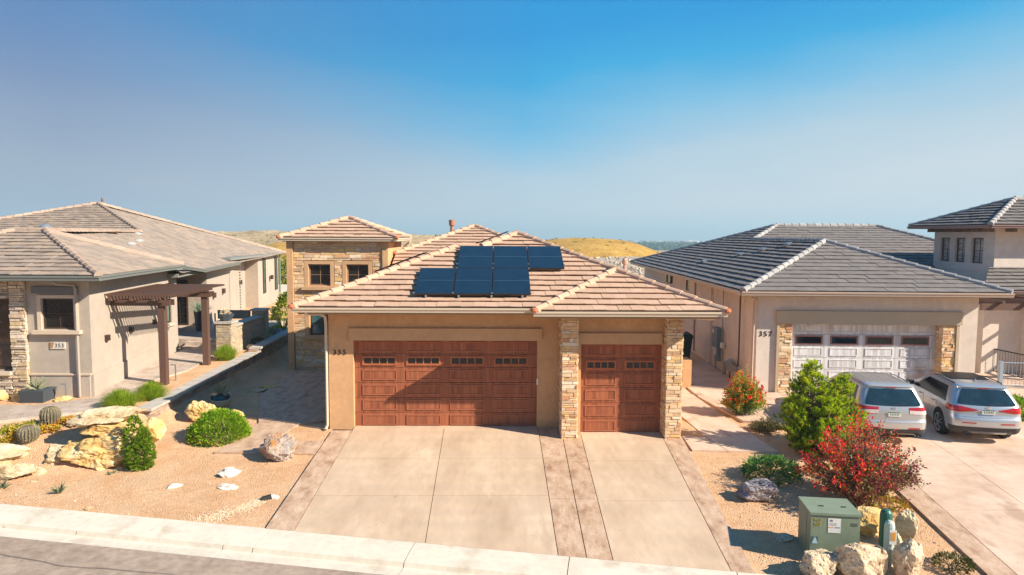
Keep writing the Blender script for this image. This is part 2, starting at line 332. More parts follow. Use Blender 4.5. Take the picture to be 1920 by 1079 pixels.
STUCCO_R = mat('pale_stucco', [(.3, (.64, .55, .475)), (.7, (.71, .615, .54))], scale=.7, rough=.95, spec=.15, bump=(55, .7, .012), vary=.06, spots=[(1.1, .58, .2, (.58, .49, .42), (1.6, 1.6, .4))])
TRIM_R = mat('khaki_trim', [(.3, (.47, .37, .26)), (.7, (.52, .41, .295))], scale=1.5, rough=.9, spec=.2, bump=(90, .4, .006))
LEDGE = mat('ledge_stone', [(0, (.74, .50, .27)), (.15, (.64, .38, .21)), (.32, (.80, .62, .40)), (.46, (.56, .27, .15)), (.54, (.74, .57, .38)), (.68, (.78, .50, .20)), (.82, (.54, .38, .25)), (.92, (.82, .68, .50))], by='rnd', scale=9, detail=8, rough=.9, spec=.2, bump=(26, .6, .012), vary=.14)
LEDGE_L = mat('pale_ledge_stone', [(0, (.62, .50, .38)), (.25, (.50, .38, .27)), (.5, (.68, .58, .46)), (.7, (.56, .42, .24)), (.85, (.44, .33, .25)), (1, (.70, .62, .50))], by='rnd', scale=9, detail=8, rough=.9, spec=.2, bump=(26, .9, .02), vary=.2)
BLOCK = mat('retaining_block', [(0, (.30, .20, .14)), (.3, (.36, .30, .25)), (.55, (.42, .26, .17)), (.8, (.28, .24, .21)), (1, (.46, .36, .28))], by='rnd', scale=6, detail=8, rough=.9, bump=(20, .8, .02), vary=.2)
CAPST = mat('cap_stone', [(.3, (.40, .36, .32)), (.7, (.52, .47, .41))], scale=4, detail=8, rough=.9, bump=(20, .6, .015), vary=.1)
TILE = mat('peach_roof_tile', [(0, (.49, .32, .22)), (.5, (.525, .345, .24)), (1, (.56, .375, .265))], by='rnd', scale=6, detail=6, rough=.85, spec=.2, bump=(30, .4, .01), vary=.05)
TILE_L = mat('blended_roof_tile', [(0, (.27, .215, .175)), (.3, (.32, .255, .205)), (.6, (.36, .28, .22)), (.85, (.41, .305, .225)), (1, (.29, .245, .21))], by='rnd', scale=5, detail=6, rough=.85, spec=.2, bump=(30, .4, .01), vary=.12)
TILE_R = mat('grey_roof_tile', [(0, (.178, .156, .145)), (.5, (.19, .167, .155)), (1, (.205, .18, .167))], by='rnd', scale=6, detail=6, rough=.75, spec=.35, bump=(30, .4, .01), vary=.08)
CAP_R = mat('light_grey_ridge_tile', [(0, (.28, .27, .265)), (1, (.40, .385, .375))], by='rnd', scale=6, rough=.8, bump=(30, .4, .01), vary=.08)
TERRA = plain('terracotta', (.52, .17, .08), rough=.8)
GUT = plain('cream_gutter', (.60, .50, .38), rough=.45, vary=.02)
GUT_D = plain('slate_gutter', (.17, .19, .18), rough=.4, vary=.02)
GUT_R = plain('taupe_gutter', (.46, .36, .29), rough=.45, vary=.02)
FASC = plain('brown_fascia', (.16, .10, .065), rough=.8)
SOFF = plain('soffit_tan', (.34, .24, .155), rough=.9)
BRONZE = plain('bronze_frame', (.055, .032, .022), rough=.4)
BRONZE_L = plain('brown_frame', (.26, .155, .10), rough=.5)
GLASS_D = glassy('dark_glass', (.010, .010, .011), (.022, .020, .018))
GLASS_B = glassy('teal_glass', (.02, .075, .085), (.10, .20, .21), rough=.05, scale=2.2)
GLASS_G = glassy('green_glass', (.07, .13, .10), (.16, .24, .19), rough=.05, scale=2)
BLACK = plain('black_paint', (.02, .02, .02), rough=.45)
METAL_G = plain('grey_metal', (.38, .39, .40), rough=.35, metal=.6)
WHITE = plain('white_enamel', (.75, .74, .70), rough=.5)
COPPER = plain('copper_pipe', (.42, .20, .12), rough=.55, metal=.2)

def sstep(a, b, x):
    t = max(0, min(1, (x-a)/(b-a))); return t*t*(3-2*t)
def yb(x): return 12.46-.178*x             # back edge of the kerb
def plane_z(y): return -.075*(19.0-y) if y < 19.0 else 0.0
def bump2(x, y, cx, cy, rx, ry, h):
    d = ((x-cx)/rx)**2+((y-cy)/ry)**2
    return h*max(0, 1-d)**.8 if d < 1 else 0
def gz(x, y):
    z = plane_z(y)
    if x < -9.4:
        lot = .5+max(0, y-20)*.018 if y < 40 else .86
        k = sstep(15.9, 17.6, y)*sstep(9.5, 10.6, -x) if y < 18.9 else (1 if x < -10.0 else 0)
        z = z*(1-k)+lot*k
    if y > 45:
        z -= sstep(45, 90, y)*.6
        az = math.atan2(x, y)
        if y > 150:
            hi = sstep(-.02, -.09, az)                       # high desert to the left, mesa edge to the right
            z = z*(1-sstep(150, 260, y))+(hi*4.6*sstep(150, 300, y)+(1-hi)*(-8.0)*sstep(150, 330, y))
        if y > 60: z += .35*noise.noise(Vector((x*.05, y*.05, 0)))*sstep(60, 120, y)
    return z
def terrain():
    mb = MB(); near = [i*.5 for i in range(-30, 41)]
    xs = [-420, -330, -260, -200, -150, -110, -85, -65, -50, -40, -33, -27, -23, -20, -18, -16.5]+[x for x in near if x < -10.2]+[-10.14, -10.02]+[x for x in near if x > -10.0]+[21, 23, 26, 30, 36, 44, 55, 70, 90, 120, 160, 210, 280, 380]
    rows = [('s', t) for t in (-14, -8, -4, -1.2, -.5, -.22, 0, .3, .6, .9, 1.2, 1.6, 2.0, 2.4, 2.8, 3.2)]+[('y', t) for t in [16.4, 16.8, 17.2, 17.6, 18.0, 18.4, 18.6, 18.88, 18.92, 19.0, 19.5, 20, 21, 22, 24, 26, 28, 30, 33, 36, 40, 45, 52, 60, 70, 80, 90, 100, 110, 118, 126, 134, 142, 150, 160, 172, 186, 202, 220, 240, 262, 290, 330, 380, 440, 520, 600]]
    vs = []
    for kd, t in rows:
        for x in xs:
            if kd == 's':
                xx = max(-22, min(22, x)); b = yb(xx); y = b+t if t < 0 else b+(16.2-b)*t/3.5
                z = gz(x, y)+(.02*noise.noise(Vector((x*1.1, y*1.1, 3))) if t > .2 else 0)
                if t < -.1: z = plane_z(b)-.35
            else:
                y = t; z = gz(x, y)+(.025*noise.noise(Vector((x*.9, y*.9, 3))) if y < 45 else 0)
            vs.append((x, y, z))
    n = len(xs); fs = []; far = []
    for j in range(len(rows)-1):
        for i in range(n-1):
            (far if rows[j][0] == 'y' and rows[j][1] >= 45 else fs).append((j*n+i, j*n+i+1, (j+1)*n+i+1, (j+1)*n+i))
    mb.add(vs, fs, .5, 0); mb.f += far; mb.r += [.5]*len(far); mb.mi += [1]*len(far)
    kind(mb.build('ground', [G_GRAVEL, SCRUB], smooth=True), 'structure')
terrain()
# hillside across the street, behind the camera: seen only in the window panes
mb = MB(); vs = []; xs = [-160+10*i for i in range(33)]; ys = [2.5, -4, -10, -18, -28, -38, -48, -60, -80, -110, -150]
for y in ys:
    for x in xs: vs.append((x, y, plane_z(12.5)-.42 if y > 0 else -1.2+min(30, max(0, (-y-14)*.42))*(.8+.25*noise.noise(Vector((x*.03, y*.03, 3))))+.8*noise.noise(Vector((x*.1, y*.1, 1)))*(1 if y < -12 else 0)))
n = len(xs); mb.add(vs, [(j*n+i+1, j*n+i, (j+1)*n+i, (j+1)*n+i+1) for j in range(len(ys)-1) for i in range(n-1)], .5)
kind(mb.build('hillside', mat('red_hillside', [(.3, (.13, .07, .04)), (.5, (.26, .15, .09)), (.7, (.36, .22, .14))], scale=.12, detail=12, rough=1, spots=(.35, .58, .05, (.07, .08, .03))), smooth=True), 'structure')
# golden mound behind the house, with its rocky foot
def mound(name, cx, cy, rx, ry, h, m, base, seed, lump=.5):
    mb = MB(); n = 44; k = 16; vs = []
    for j in range(k+1):
        for i in range(n):
            a = 2*math.pi*i/n; q = j/k; x = cx+rx*q*math.cos(a); y = cy+ry*q*math.sin(a)
            z = base+h*(1-q**2.6)+(noise.fractal(Vector((x*.09, y*.09, seed)), 1, 2, 4)*lump*min(1, (1-q)*4+.15) if j else 0)
            vs.append((x, y, z))
    mb.add(vs, [(j*n+i, j*n+(i+1) % n, (j+1)*n+(i+1) % n, (j+1)*n+i) for j in range(k) for i in range(n)], .5)
    return kind(mb.build(name, m, smooth=True), 'structure')
RUB = mat('rocky_slope', [(.3, (.30, .23, .17)), (.5, (.44, .36, .28)), (.7, (.56, .48, .39))], scale=.9, detail=12, rough=1, bump=(2, 1, .3), vary=.25, spots=(2.4, .62, .05, (.16, .13, .08)))
mound('hill', 17, 138, 34, 52, 3.4, RUB, -1.6, 15, .3)
mound('hill', 16.6, 140, 18.0, 21, 4.0, GOLD, .75, 5, .30)
mound('hill', 21, 330, 30, 40, 5, GOLD, -4.5, 9)
mound('hill', -44, 240, 46, 60, 5.6, SCRUB, -1.0, 2, 1.6)
mound('hill', -110, 330, 90, 80, 7.0, SCRUB, -1.5, 4, 2.2)
mound('hill', -42, 150, 17, 14, 4.2, GOLD, -.4, 11, 1.2)
rb = MB(); rg = random.Random(5)
for i in range(420):
    x = rg.uniform(4, 34); y = rg.uniform(92, 119); s = rg.uniform(.15, .6); zz = max(gz(x, y), -1.6+3.4*(1-min(1, math.hypot((x-17)/34, (y-138)/52))**2.6))
    rock(rb, (x, y, zz-.05), (s, s*rg.uniform(.7, 1.2), s*rg.uniform(.5, .9)), i, rz=rg.random()*3, sub=1, ncut=6)
kind(rb.build('rubble', mat('rubble_rock', [(0, (.42, .33, .25)), (1, (.62, .52, .42))], by='rnd', rough=.95, vary=.2)), 'stuff')
# scattered desert brush far behind
bb = MB(); rg = random.Random(15)
for i in range(900):
    a = rg.uniform(-.42, .30); d = rg.uniform(70, 330); x, y = d*math.sin(a), d*math.cos(a)
    z = gz(x, y); 
    if .02 < a < .24 and d < 165: z = max(z, .75+4.0*(1-math.hypot((x-16.6)/18.0, (y-140)/21)**2.6) if math.hypot((x-16.6)/18.0, (y-140)/21) < 1 else -9, -1.6+3.4*(1-min(1, math.hypot((x-17)/34, (y-138)/52))**2.6)); s_ = .5
    s = rg.uniform(.25, .9)
    if .02 < a < .24 and d < 165: s *= .5
    for k in range(26):
        d_ = Vector((rg.gauss(0, 1), rg.gauss(0, 1), abs(rg.gauss(0, .8)))).normalized()
        leaf(bb, Vector((x, y, z))+d_*s*rg.uniform(.2, .7), d_, s*.5, s*.4, rg, r=rg.random())
kind(bb.build('scrub', mat('brush', [(0, (.10, .11, .035)), (.5, (.26, .24, .07)), (1, (.42, .36, .14))], by='rnd', rough=1)), 'stuff')
# valley far below and faint mountains
def valz(d): return -8-7*sstep(300, 800, d)-45*sstep(1400, 3600, d)
vb = MB(); vs = []; fs = []; R_ = [300, 420, 600, 800, 1100, 1400, 1700, 2000, 2400, 2900, 3600, 6000, 10000, 18000]; NA = 60
for d in R_:
    for i in range(NA+1):
        a = -1.1+2.2*i/NA; x, y = d*math.sin(a), d*math.cos(a)
        vs.append((x, y, valz(d)))
vb.add(vs, [(j*(NA+1)+i, j*(NA+1)+i+1, (j+1)*(NA+1)+i+1, (j+1)*(NA+1)+i) for j in range(len(R_)-1) for i in range(NA)], .5)
VAL = mat('valley_floor', [(.35, (.015, .05, .03)), (.5, (.04, .08, .05)), (.62, (.10, .13, .09)), (.8, (.20, .21, .18))], scale=.006, detail=14, stretch=(1, .35, 1), rough=1, spec=0, spots=(.02, .66, .04, (.22, .22, .21)))
kind(vb.build('valley', VAL, smooth=True), 'structure')
tb = MB(); rg = random.Random(8)
for i in range(2100):
    a = rg.uniform(-.05, .42); d = 1350+2600*rg.random()
    if i < 1500: d = rg.uniform(820, 1150); a = rg.uniform(.15, .42)
    x, y = d*math.sin(a), d*math.cos(a); s = rg.uniform(4, 9)*(1 if d < 1200 else 1.0)
    if d > 1200 and noise.noise(Vector((x*.004, y*.0015, 2))) < -.05: continue
    for k in range(7):
        c = Vector((x+rg.uniform(-4, 4), y+rg.uniform(-4, 4), valz(d)+s*rg.uniform(.2, 1.0)))
        q = s*.34; pts = [c+Vector((rg.uniform(-q, q), rg.uniform(-q, q), rg.uniform(-q, q))) for _ in range(4)]
        tb.add(pts, [(0, 1, 2), (0, 2, 3), (0, 3, 1), (1, 3, 2)])
kind(tb.build('treeline', mat('valley_tree', [(0, (.012, .05, .022)), (1, (.05, .12, .05))], by='rnd', rough=1)), 'stuff')
hb = MB()
for i in range(420):
    a = rg.uniform(-.05, .42); d = 1150+4200*rg.random(); x, y = d*math.sin(a), d*math.cos(a); wx, wy, h = rg.uniform(10, 34), rg.uniform(8, 20), rg.uniform(4, 7); vz = valz(d)
    hb.box(x-wx/2, y, vz, x+wx/2, y+wy, vz+h)
    hb.add([(x-wx/2-1, y-1, vz+h), (x+wx/2+1, y-1, vz+h), (x+wx/2+1, y+wy+1, vz+h), (x-wx/2-1, y+wy+1, vz+h), (x-wx*.3, y+wy/2, vz+3+h), (x+wx*.3, y+wy/2, vz+3+h)], [(0, 1, 5, 4), (1, 2, 5), (2, 3, 4, 5), (3, 0, 4)])
kind(hb.build('distant_town', mat('town_wall', [(0, (.16, .15, .13)), (.6, (.28, .27, .25)), (1, (.55, .54, .52))], by='rnd', rough=.9)), 'stuff')
mm = MB(); vs = []
NM = 50
for j, (hh, dd) in enumerate(((0, 0), (.45, 200), (.8, 400), (1, 600))):
    for i in range(NM+1):
        a = -.95+.36*i/NM; d = 1500+dd*.5; e = (1-abs(2*i/NM-.55)**1.6); e = max(0, e)
        vs.append((d*math.sin(a), d*math.cos(a), -20+hh*(e*(52+15*noise.fractal(Vector((i*.3, j*.4, 1)), 1, 2, 4)))))
mm.add(vs, [(j*(NM+1)+i, j*(NM+1)+i+1, (j+1)*(NM+1)+i+1, (j+1)*(NM+1)+i) for j in range(3) for i in range(NM)], .5)
kind(mm.build('mountains', mat('far_mountain', [(.3, (.30, .14, .12)), (.7, (.44, .24, .20))], scale=.002, rough=1)), 'structure')
hz = MB(); hz.box(-20000, -260, -62, 20000, 19000, 60)

# ------------------------------------------------------------------ street and kerb
TS = Vector((1, -.178, 0)).normalized(); TN = Vector((-.178, -1, 0)).normalized()
def kpt(x, s, dz):
    b = Vector((x, yb(x), 0)); p = b+TN*s; p.z = plane_z(yb(x))+.045+dz; return p
prof = [(-.02, -.25), (-.02, 0), (.0, .0), (.30, -.012), (.55, -.045), (.68, -.065), (.715, -.145), (.80, -.150), (1.13, -.118), (1.15, -.122), (1.15, -.3)]
cuts = [-26, -20.2, -17.2, -14.2, -11.2, -8.25, -5.15, -4.55, -1.62, 1.31, 4.25, 7.2, 10.1, 13.1, 16.1, 19.1, 22, 28]
kb = MB()
for i in range(len(cuts)-1):
    a, b = cuts[i]+.008, cuts[i+1]-.008; n = 6; vs = []
    for k in range(n+1):
        x = a+(b-a)*k/n; vs += [kpt(x, s, dz) for s, dz in prof]
    m_ = len(prof); kb.add(vs, [(k*m_+j, (k+1)*m_+j, (k+1)*m_+j+1, k*m_+j+1) for k in range(n) for j in range(m_-1)]+[tuple(range(m_)), tuple(n*m_+j for j in range(m_-1, -1, -1))])
kind(kb.build('kerb', CURB), 'structure')
jb = MB(); vs = [kpt(x, s, dz-.012) for x in (-26, 0, 28) for s, dz in prof[2:-1]]; m_ = len(prof)-3
jb.add(vs, [(k*m_+j, (k+1)*m_+j, (k+1)*m_+j+1, k*m_+j+1) for k in range(2) for j in range(m_-1)], .5); kind(jb.build('kerb_bed', DARK), 'structure')
rb_ = MB(); vs = []
for x in [i*1.0 for i in range(-34, 37)]:
    for s in (1.12, 1.6, 2.4, 3.5, 5, 7.5, 12): 
        p = kpt(x, s, -.10+.015*min(s-1.1, 3)+.006*noise.noise(Vector((x*.6, s*.9, 2)))); vs.append(p)
rb_.add(vs, [(k*7+j, (k+1)*7+j, (k+1)*7+j+1, k*7+j+1) for k in range(70) for j in range(6)], .5)
kind(rb_.build('street', ASPH, smooth=True), 'structure')
cr = MB(); rg = random.Random(4)
def crack(pts, wd):
    L_ = []
    for i in range(len(pts)-1):
        for t in range(8):
            u = t/8; L_.append((pts[i][0]*(1-u)+pts[i+1][0]*u, pts[i][1]*(1-u)+pts[i+1][1]*u+rg.uniform(-.02, .02)))
    vs = []
    for x, s in L_:
        for e in (-wd, wd): p = kpt(x, s+e, -.10+.015*min(s-1.1, 3)+.016); vs.append(p)
    cr.add(vs, [(2*i, 2*i+2, 2*i+3, 2*i+1) for i in range(len(L_)-1)], .5)
crack([(-11, 1.95), (-9.0, 1.78), (-7.4, 1.95), (-5.6, 1.85), (-4, 2.0)], .007); crack([(-9.4, 1.15), (-9.55, 1.9)], .007)
kind(cr.build('street_cracks', TAR), 'structure')

# ------------------------------------------------------------------ driveways and walks
def slab(mb, pts, top=.05, th=.16, r=None): mb.prism(pts, lambda x, y: plane_z(y)-th, lambda x, y: plane_z(y)+top, r)
def xl(p, q, y): return p[0]+(q[0]-p[0])*(y-p[1])/(q[1]-p[1])
def strip(mb, la, lb, ys, gap=.012, top=.05):
    """slabs between two lines la, lb (each two points), cut at ys; the front end follows the kerb"""
    for i in range(len(ys)-1):
        y0, y1 = ys[i], ys[i+1]; P_ = []
        f0 = (lambda x: yb(x)+.0) if y0 is None else (lambda x: y0+gap/2)
        ya = yb(xl(*la, 13)) if y0 is None else y0; yb_ = yb(xl(*lb, 13)) if y0 is None else y0
        a0 = xl(*la, ya)+gap/2; b0 = xl(*lb, yb_)-gap/2; a1 = xl(*la, y1)+gap/2; b1 = xl(*lb, y1)-gap/2
        slab(mb, [(a0, f0(a0)), (b0, f0(b0)), (b1, y1-gap/2), (a1, y1-gap/2)], top)
L0 = ((-4.67, 18.6), (-4.67, 13.2)); L1 = ((-4.10, 18.7), (-4.07, 13.2)); L2 = ((-1.56, 18.9), (-1.42, 12.7)); L3 = ((1.09, 18.6), (1.10, 12.2)); L4 = ((1.73, 18.6), (1.62, 12.1)); L5 = ((2.24, 18.3), (2.10, 12.1)); L6 = ((4.46, 18.3), (4.16, 11.7)); L7 = ((5.00, 18.3), (4.58, 11.7))
dv = MB(); cuts_ = [None, 14.72, 16.75, 18.9]
strip(dv, L1, L2, cuts_, .014); strip(dv, L2, L3, cuts_, .014); strip(dv, L5, L6, [None, 14.45, 16.6, 18.5], .014)
slab(dv, [(-4.08, 18.905), (1.07, 18.905), (1.07, 19.2), (-4.08, 19.2)]); slab(dv, [(2.22, 18.505), (4.46, 18.505), (4.46, 18.8), (2.22, 18.8)])
kind(dv.build('driveway', CONC), 'structure')
db = MB(); strip(db, L0, L1, [None, 14.9, 18.72], .018); strip(db, L3, L4, [None, 14.55, 16.55, 18.9], .018); strip(db, L4, L5, [None, 14.55, 16.55, 18.6], .018); strip(db, L6, L7, [None, 18.3], .018)
kind(db.build('driveway_border', STAMP), 'structure')
jj = MB(); slab(jj, [(-4.67, 13.3), (4.5, 11.67), (4.95, 18.3), (-4.67, 18.9)], .022, .1); kind(jj.build('driveway_bed', DARK), 'structure')
d7 = MB(); M0 = ((9.05, 15), (8.72, 11.7)); M1 = ((9.62, 15), (9.26, 11.7)); M2 = ((11.75, 18), (11.25, 12.5)); M3 = ((15.2, 18), (14.6, 12.5))
strip(d7, M1, M2, [None, 14.0, 16.9, 19.8], .014); strip(d7, M2, M3, [None, 14.0, 16.9, 19.8], .014); 
slab(d7, [(10.1, 19.81), (15.3, 19.81), (15.3, 23.4), (10.1, 23.4)])
kind(d7.build('driveway', CONC2), 'structure')
d8 = MB(); strip(d8, M0, M1, [None, 15.0, 19.8], .018); kind(d8.build('driveway_border', STAMP), 'structure')
jj = MB(); slab(jj, [(9.1, 11.0), (15.0, 10.0), (15.0, 19.7), (9.75, 19.7)], .022, .1); kind(jj.build('driveway_bed', DARK), 'structure')
wk = MB()
for P_ in ([(5.02, 17.30), (5.93, 17.26), (5.62, 18.2), (5.02, 18.3)], [(5.95, 17.26), (7.25, 17.2), (6.98, 18.45), (5.65, 18.3)], [(5.64, 18.32), (6.97, 18.47), (6.78, 20.2), (5.50, 20.2)], [(5.50, 20.22), (6.78, 20.22), (6.62, 23.0), (5.3, 23.0)], [(5.3, 23.02), (6.6, 23.02), (6.6, 30), (5.2, 30)]):
    slab(wk, P_, .05)
for P_ in ([(6.72, 22.9), (7.6, 21.2), (8.6, 21.0), (8.75, 23.3), (8.85, 29), (6.75, 29)], [(7.15, 19.6), (8.4, 19.3), (8.62, 20.98), (7.62, 21.15), (6.75, 22.8), (6.70, 22.6)], [(8.42, 19.3), (10.08, 19.3), (10.08, 23.2), (8.8, 23.2), (8.6, 21.0)]):
    slab(wk, P_, .07)
kind(wk.build('path', CONC2), 'structure')
# stamped walk beside the garage
ws = MB()
for P_ in ([(-8.05, 22.72), (-6.6, 22.72), (-6.6, 26.9), (-8.3, 26.9)], [(-6.58, 20.2), (-4.85, 20.2), (-4.85, 26.9), (-6.58, 26.9)], [(-6.95, 19.45), (-5.5, 19.45), (-4.85, 19.8), (-4.85, 20.18), (-6.58, 20.18), (-6.6, 22.7), (-8.05, 22.7)],
           [(-7.1, 18.15), (-6.05, 18.0), (-5.72, 19.42), (-6.93, 19.42)], [(-6.03, 17.15), (-4.70, 17.05), (-4.70, 17.95), (-6.05, 17.98), (-7.05, 18.13), (-7.3, 17.2)]):
    slab(ws, P_, .045)
kind(ws.build('path', STAMP), 'structure')
def lotz(x, y): return gz(-14, y)
wl = MB()
for P_ in ([(-30, 17.75), (-13.2, 17.7), (-11.6, 18.6), (-10.75, 19.9), (-11.55, 22.2), (-12.2, 20.25), (-13.2, 19.4), (-30, 19.3)], [(-12.05, 20.4), (-11.6, 22.22), (-11.1, 24.2), (-11.35, 28.3), (-13.1, 28.3), (-12.5, 22)]):
    wl.prism(P_, .2, lambda x, y: .57 if y < 20.5 else lotz(x, y)+.05)
kind(wl.build('path', STAMP2), 'structure')
# ------------------------------------------------------------------ garage doors
WOOD = mat('red_wood', [(0, (.25, .080, .038)), (.4, (.31, .100, .048)), (1, (.37, .125, .06))], by='rnd', scale=14, detail=7, stretch=(2, 1, .10), rough=.5, spec=.3, vary=.25)
WOODM = mat('moulding_wood', [(.3, (.35, .115, .058)), (.7, (.42, .15, .08))], scale=4, stretch=(1, 1, .3), rough=.5, vary=.08)
WOODF = mat('orange_wood', [(.3, (.34, .10, .045)), (.7, (.46, .15, .065))], scale=4, stretch=(1, 1, .3), rough=.5, vary=.08)
WWOOD = mat('whitewashed_wood', [(0, (.52, .50, .49)), (.4, (.64, .63, .64)), (1, (.74, .74, .76))], by='rnd', scale=12, detail=8, stretch=(2, 1, .12), rough=.7, vary=.14, spots=(.8, .56, .12, (.42, .33, .30)))
WWOODF = plain('rosy_frame', (.30, .13, .12), rough=.5)
def garage_door(parent, o, U, N_, W, secs, ncol, winsec, md, mf, mm, label, split=3, winh=(.16, .84), margin=.30):
    """sectional door; secs = section heights from the bottom; winsec = index of the glazed one"""
    o = Vector(o); U = Vector(U); N_ = Vector(N_); rdm = random.Random(int(W*10)); mb = MB(); z = 0; wins = []
    B = lambda u0, u1, z0, z1, d0, d1, r=None, mi=0: mb.obox(o, U, -N_, Z3, u0, u1, d0, d1, z0, z1, r, mi)
    cw = (W-margin*.7)/ncol
    for i, h in enumerate(secs):
        u_ = 0
        while u_ < W: w_ = min(W-u_, rdm.uniform(.06, .11)); B(u_, u_+w_, z+.005, z+h-.005, 0, .05, rdm.random()*.8); u_ += w_
        for k in range(ncol):
            u0 = margin*.35+k*cw+.15*cw/1.25*.8; u1 = margin*.35+(k+1)*cw-.12*cw
            if i == winsec:
                z0, z1 = z+h*winh[0], z+h*winh[1]; f = .05
                for a in ((u0, u1, z0, z0+f), (u0, u1, z1-f, z1), (u0, u0+f, z0+f, z1-f), (u1-f, u1, z0+f, z1-f)): B(*a, -.028, .0, .5, 1)
                for q in range(split):
                    c = u0+f+(u1-u0-2*f)*(q+1)/(split+1); B(c-.014, c+.014, z0+f, z1-f, -.022, .0, .5, 1)
                wins.append((u0+f, u1-f, z0+f, z1-f))
            else:
                z0, z1 = z+h*.17, z+h*.85; f = .028
                for a in ((u0, u1, z0, z0+f), (u0, u1, z1-f, z1), (u0, u0+f, z0+f, z1-f), (u1-f, u1, z0+f, z1-f)): B(*a, -.020, .0, .5, 2)
                nb = int((u1-u0)/.085)
                for q in range(nb):
                    ca, cb_ = u0+f+.006+(u1-u0-2*f-.012)*q/nb, u0+f+.006+(u1-u0-2*f-.012)*(q+1)/nb; B(ca+.0015, cb_-.0015, z0+f+.006, z1-f-.006, -.007, -.0005, rdm.random())
        z += h
    B(0, W, -.03, 0, .004, .045, .5)
    d = part(mb.build('garage_door', [md, mf, mm], parent), label)
    for a in wins:
        g = MB(); g.obox(o, U, -N_, Z3, a[0], a[1], -.006, -.001, a[2], a[3]); g.build('window', GLASS_D, d)
    return d

# ------------------------------------------------------------------ house 355
H = thing('house', (0, 19, 0), 'tan stucco house numbered 355 with two reddish wooden garage doors and solar panels', 'house', 'houses along the street')
X = Vector((1, 0, 0)); NF = Vector((0, -1, 0))
wb = MB()
rect_wall(wb, (-4.78, 18.95, .22), X, 6.44, 3.2, [(.68, 5.83, -1, 2.30)], NF, .17)
wb.box(-4.76, 18.98, -.15, -4.10, 19.2, .22); wb.box(1.05, 18.98, -.15, 1.62, 19.2, .22)
rect_wall(wb, (2.0, 18.4, -.1), X, 2.55, 3.5, [(.22, 2.47, -1, 2.62)], NF, .20)
wb.box(2.0, 18.42, -.15, 2.2, 18.95, 3.4); wb.box(4.5, 18.42, -.15, 4.88, 18.95, 3.4)
wb.box(-4.78, 19.16, -.2, -4.13, 38, 3.42); wb.box(1.08, 19.16, -.2, 4.9, 38, 3.42); wb.box(-4.6, 19.3, -.2, 4.8, 38, 3.4)
wb.quad((-4.78, 18.95, .22), (-4.78, 18.95, 3.42), (-4.78, 19.3, 3.42), (-4.78, 19.3, .22))
wb.box(-4.2, 26, 3.3, .5, 31.8, 4.2)
# tower
rect_wall(wb, (-8.45, 27.46, -.1), X, 3.95, 5.42, [(.78, 1.66, 3.51, 4.36), (2.30, 3.18, 3.51, 4.36), (.80, 2.2, 1.50, 2.90)], NF, .16)
wb.box(-8.45, 27.66, -.1, -4.5, 31.2, 5.3); wb.quad((-4.5, 27.46, -.1), (-4.5, 27.66, -.1), (-4.5, 27.66, 5.32), (-4.5, 27.46, 5.32)); wb.quad((-8.45, 27.66, -.1), (-8.45, 27.46, -.1), (-8.45, 27.46, 5.32), (-8.45, 27.66, 5.32))
wb.box(-8.50, 27.30, -.1, -8.26, 27.458, 5.28); wb.box(-4.70, 27.33, 3.2, -4.48, 27.458, 5.28)
wb.build('wall', STUCCO, H)
boxes('lintel', STUCCO_T, H, (-4.20, 18.88, 2.53, 1.18, 18.948, 2.87), (2.14, 18.33, 2.525, 4.42, 18.398, 2.83))
for (a, b, z0, z1) in ((-7.83, -6.64, 3.26, 4.40), (-6.31, -5.12, 3.26, 4.40), (-7.83, -6.1, 1.27, 2.96)):
    f = .155; tb_ = MB(); tb_.box(a, 27.385, z0, a+f, 27.455, z1); tb_.box(b-f, 27.385, z0, b, 27.455, z1); tb_.box(a+f, 27.387, z1-f+.02, b-f, 27.455, z1); 
    tb_.box(a+f, 27.39, z0+.1, b-f, 27.455, z0+f-.02); tb_.build('window_surround', STUCCO_T, H); boxes('sill', STUCCO_T, H, (a-.10, 27.27, z0-.02, b+.10, 27.384, z0+.10))
sb = MB()
for (a, b, z0, z1) in ((-8.25, -4.71, 4.42, 5.26), (-8.25, -7.84, 3.25, 4.42), (-6.63, -6.32, 3.25, 4.42), (-5.11, -4.71, 3.25, 4.42), (-8.25, -4.71, 2.97, 3.24), (-8.25, -7.84, 1.26, 2.97), (-6.09, -4.71, 1.26, 2.97), (-8.25, -4.71, -.05, 1.25)):
    stones(sb, (a, 27.455, z0), X, b-a, z1-z0, NF, ch=(.08, .15), ln=(.2, .62), pr=(.05, .08), seed=int(abs(a*10+z0*7)))
part(sb.build('stone_cladding', LEDGE, H), 'buff ledge stone cladding of the two-storey tower')
for q, (a, b) in enumerate(((1.64, 2.13), (4.45, 4.95))):
    pb = MB(); pb.box(a+.05, 18.12, -.1, b-.05, 18.93, 3.35, .5)
    z0 = -.12; stones(pb, (a+.03, 18.10, z0), X, b-a-.06, 3.46, NF, ch=(.055, .12), ln=(.12, .42), seed=11+q)
    stones(pb, (a+.05, 18.93, z0), (0, -1, 0), .84, 3.46, (-1, 0, 0), ch=(.055, .12), ln=(.12, .42), seed=21+q); stones(pb, (b-.05, 18.10, z0), (0, 1, 0), .84, 3.46, (1, 0, 0), ch=(.055, .12), ln=(.12, .42), seed=31+q)
    part(pb.build('stone_pillar', LEDGE, H), ['stone pillar between the two garage doors', 'stone pillar at the right end of the garage'][q])
garage_door(H, (-4.10, 19.11, .01), X, NF, 5.15, [.43, .43, .43, .43, .385, .41], 4, 4, WOOD, WOODF, WOODM, 'wide reddish wooden garage door with four glazed lights', margin=.3)
garage_door(H, (2.22, 18.59, -.02), X, NF, 2.25, [.435, .435, .435, .435, .385, .42], 2, 4, WOOD, WOODF, WOODM, 'narrow reddish wooden garage door with two glazed lights', margin=.12)
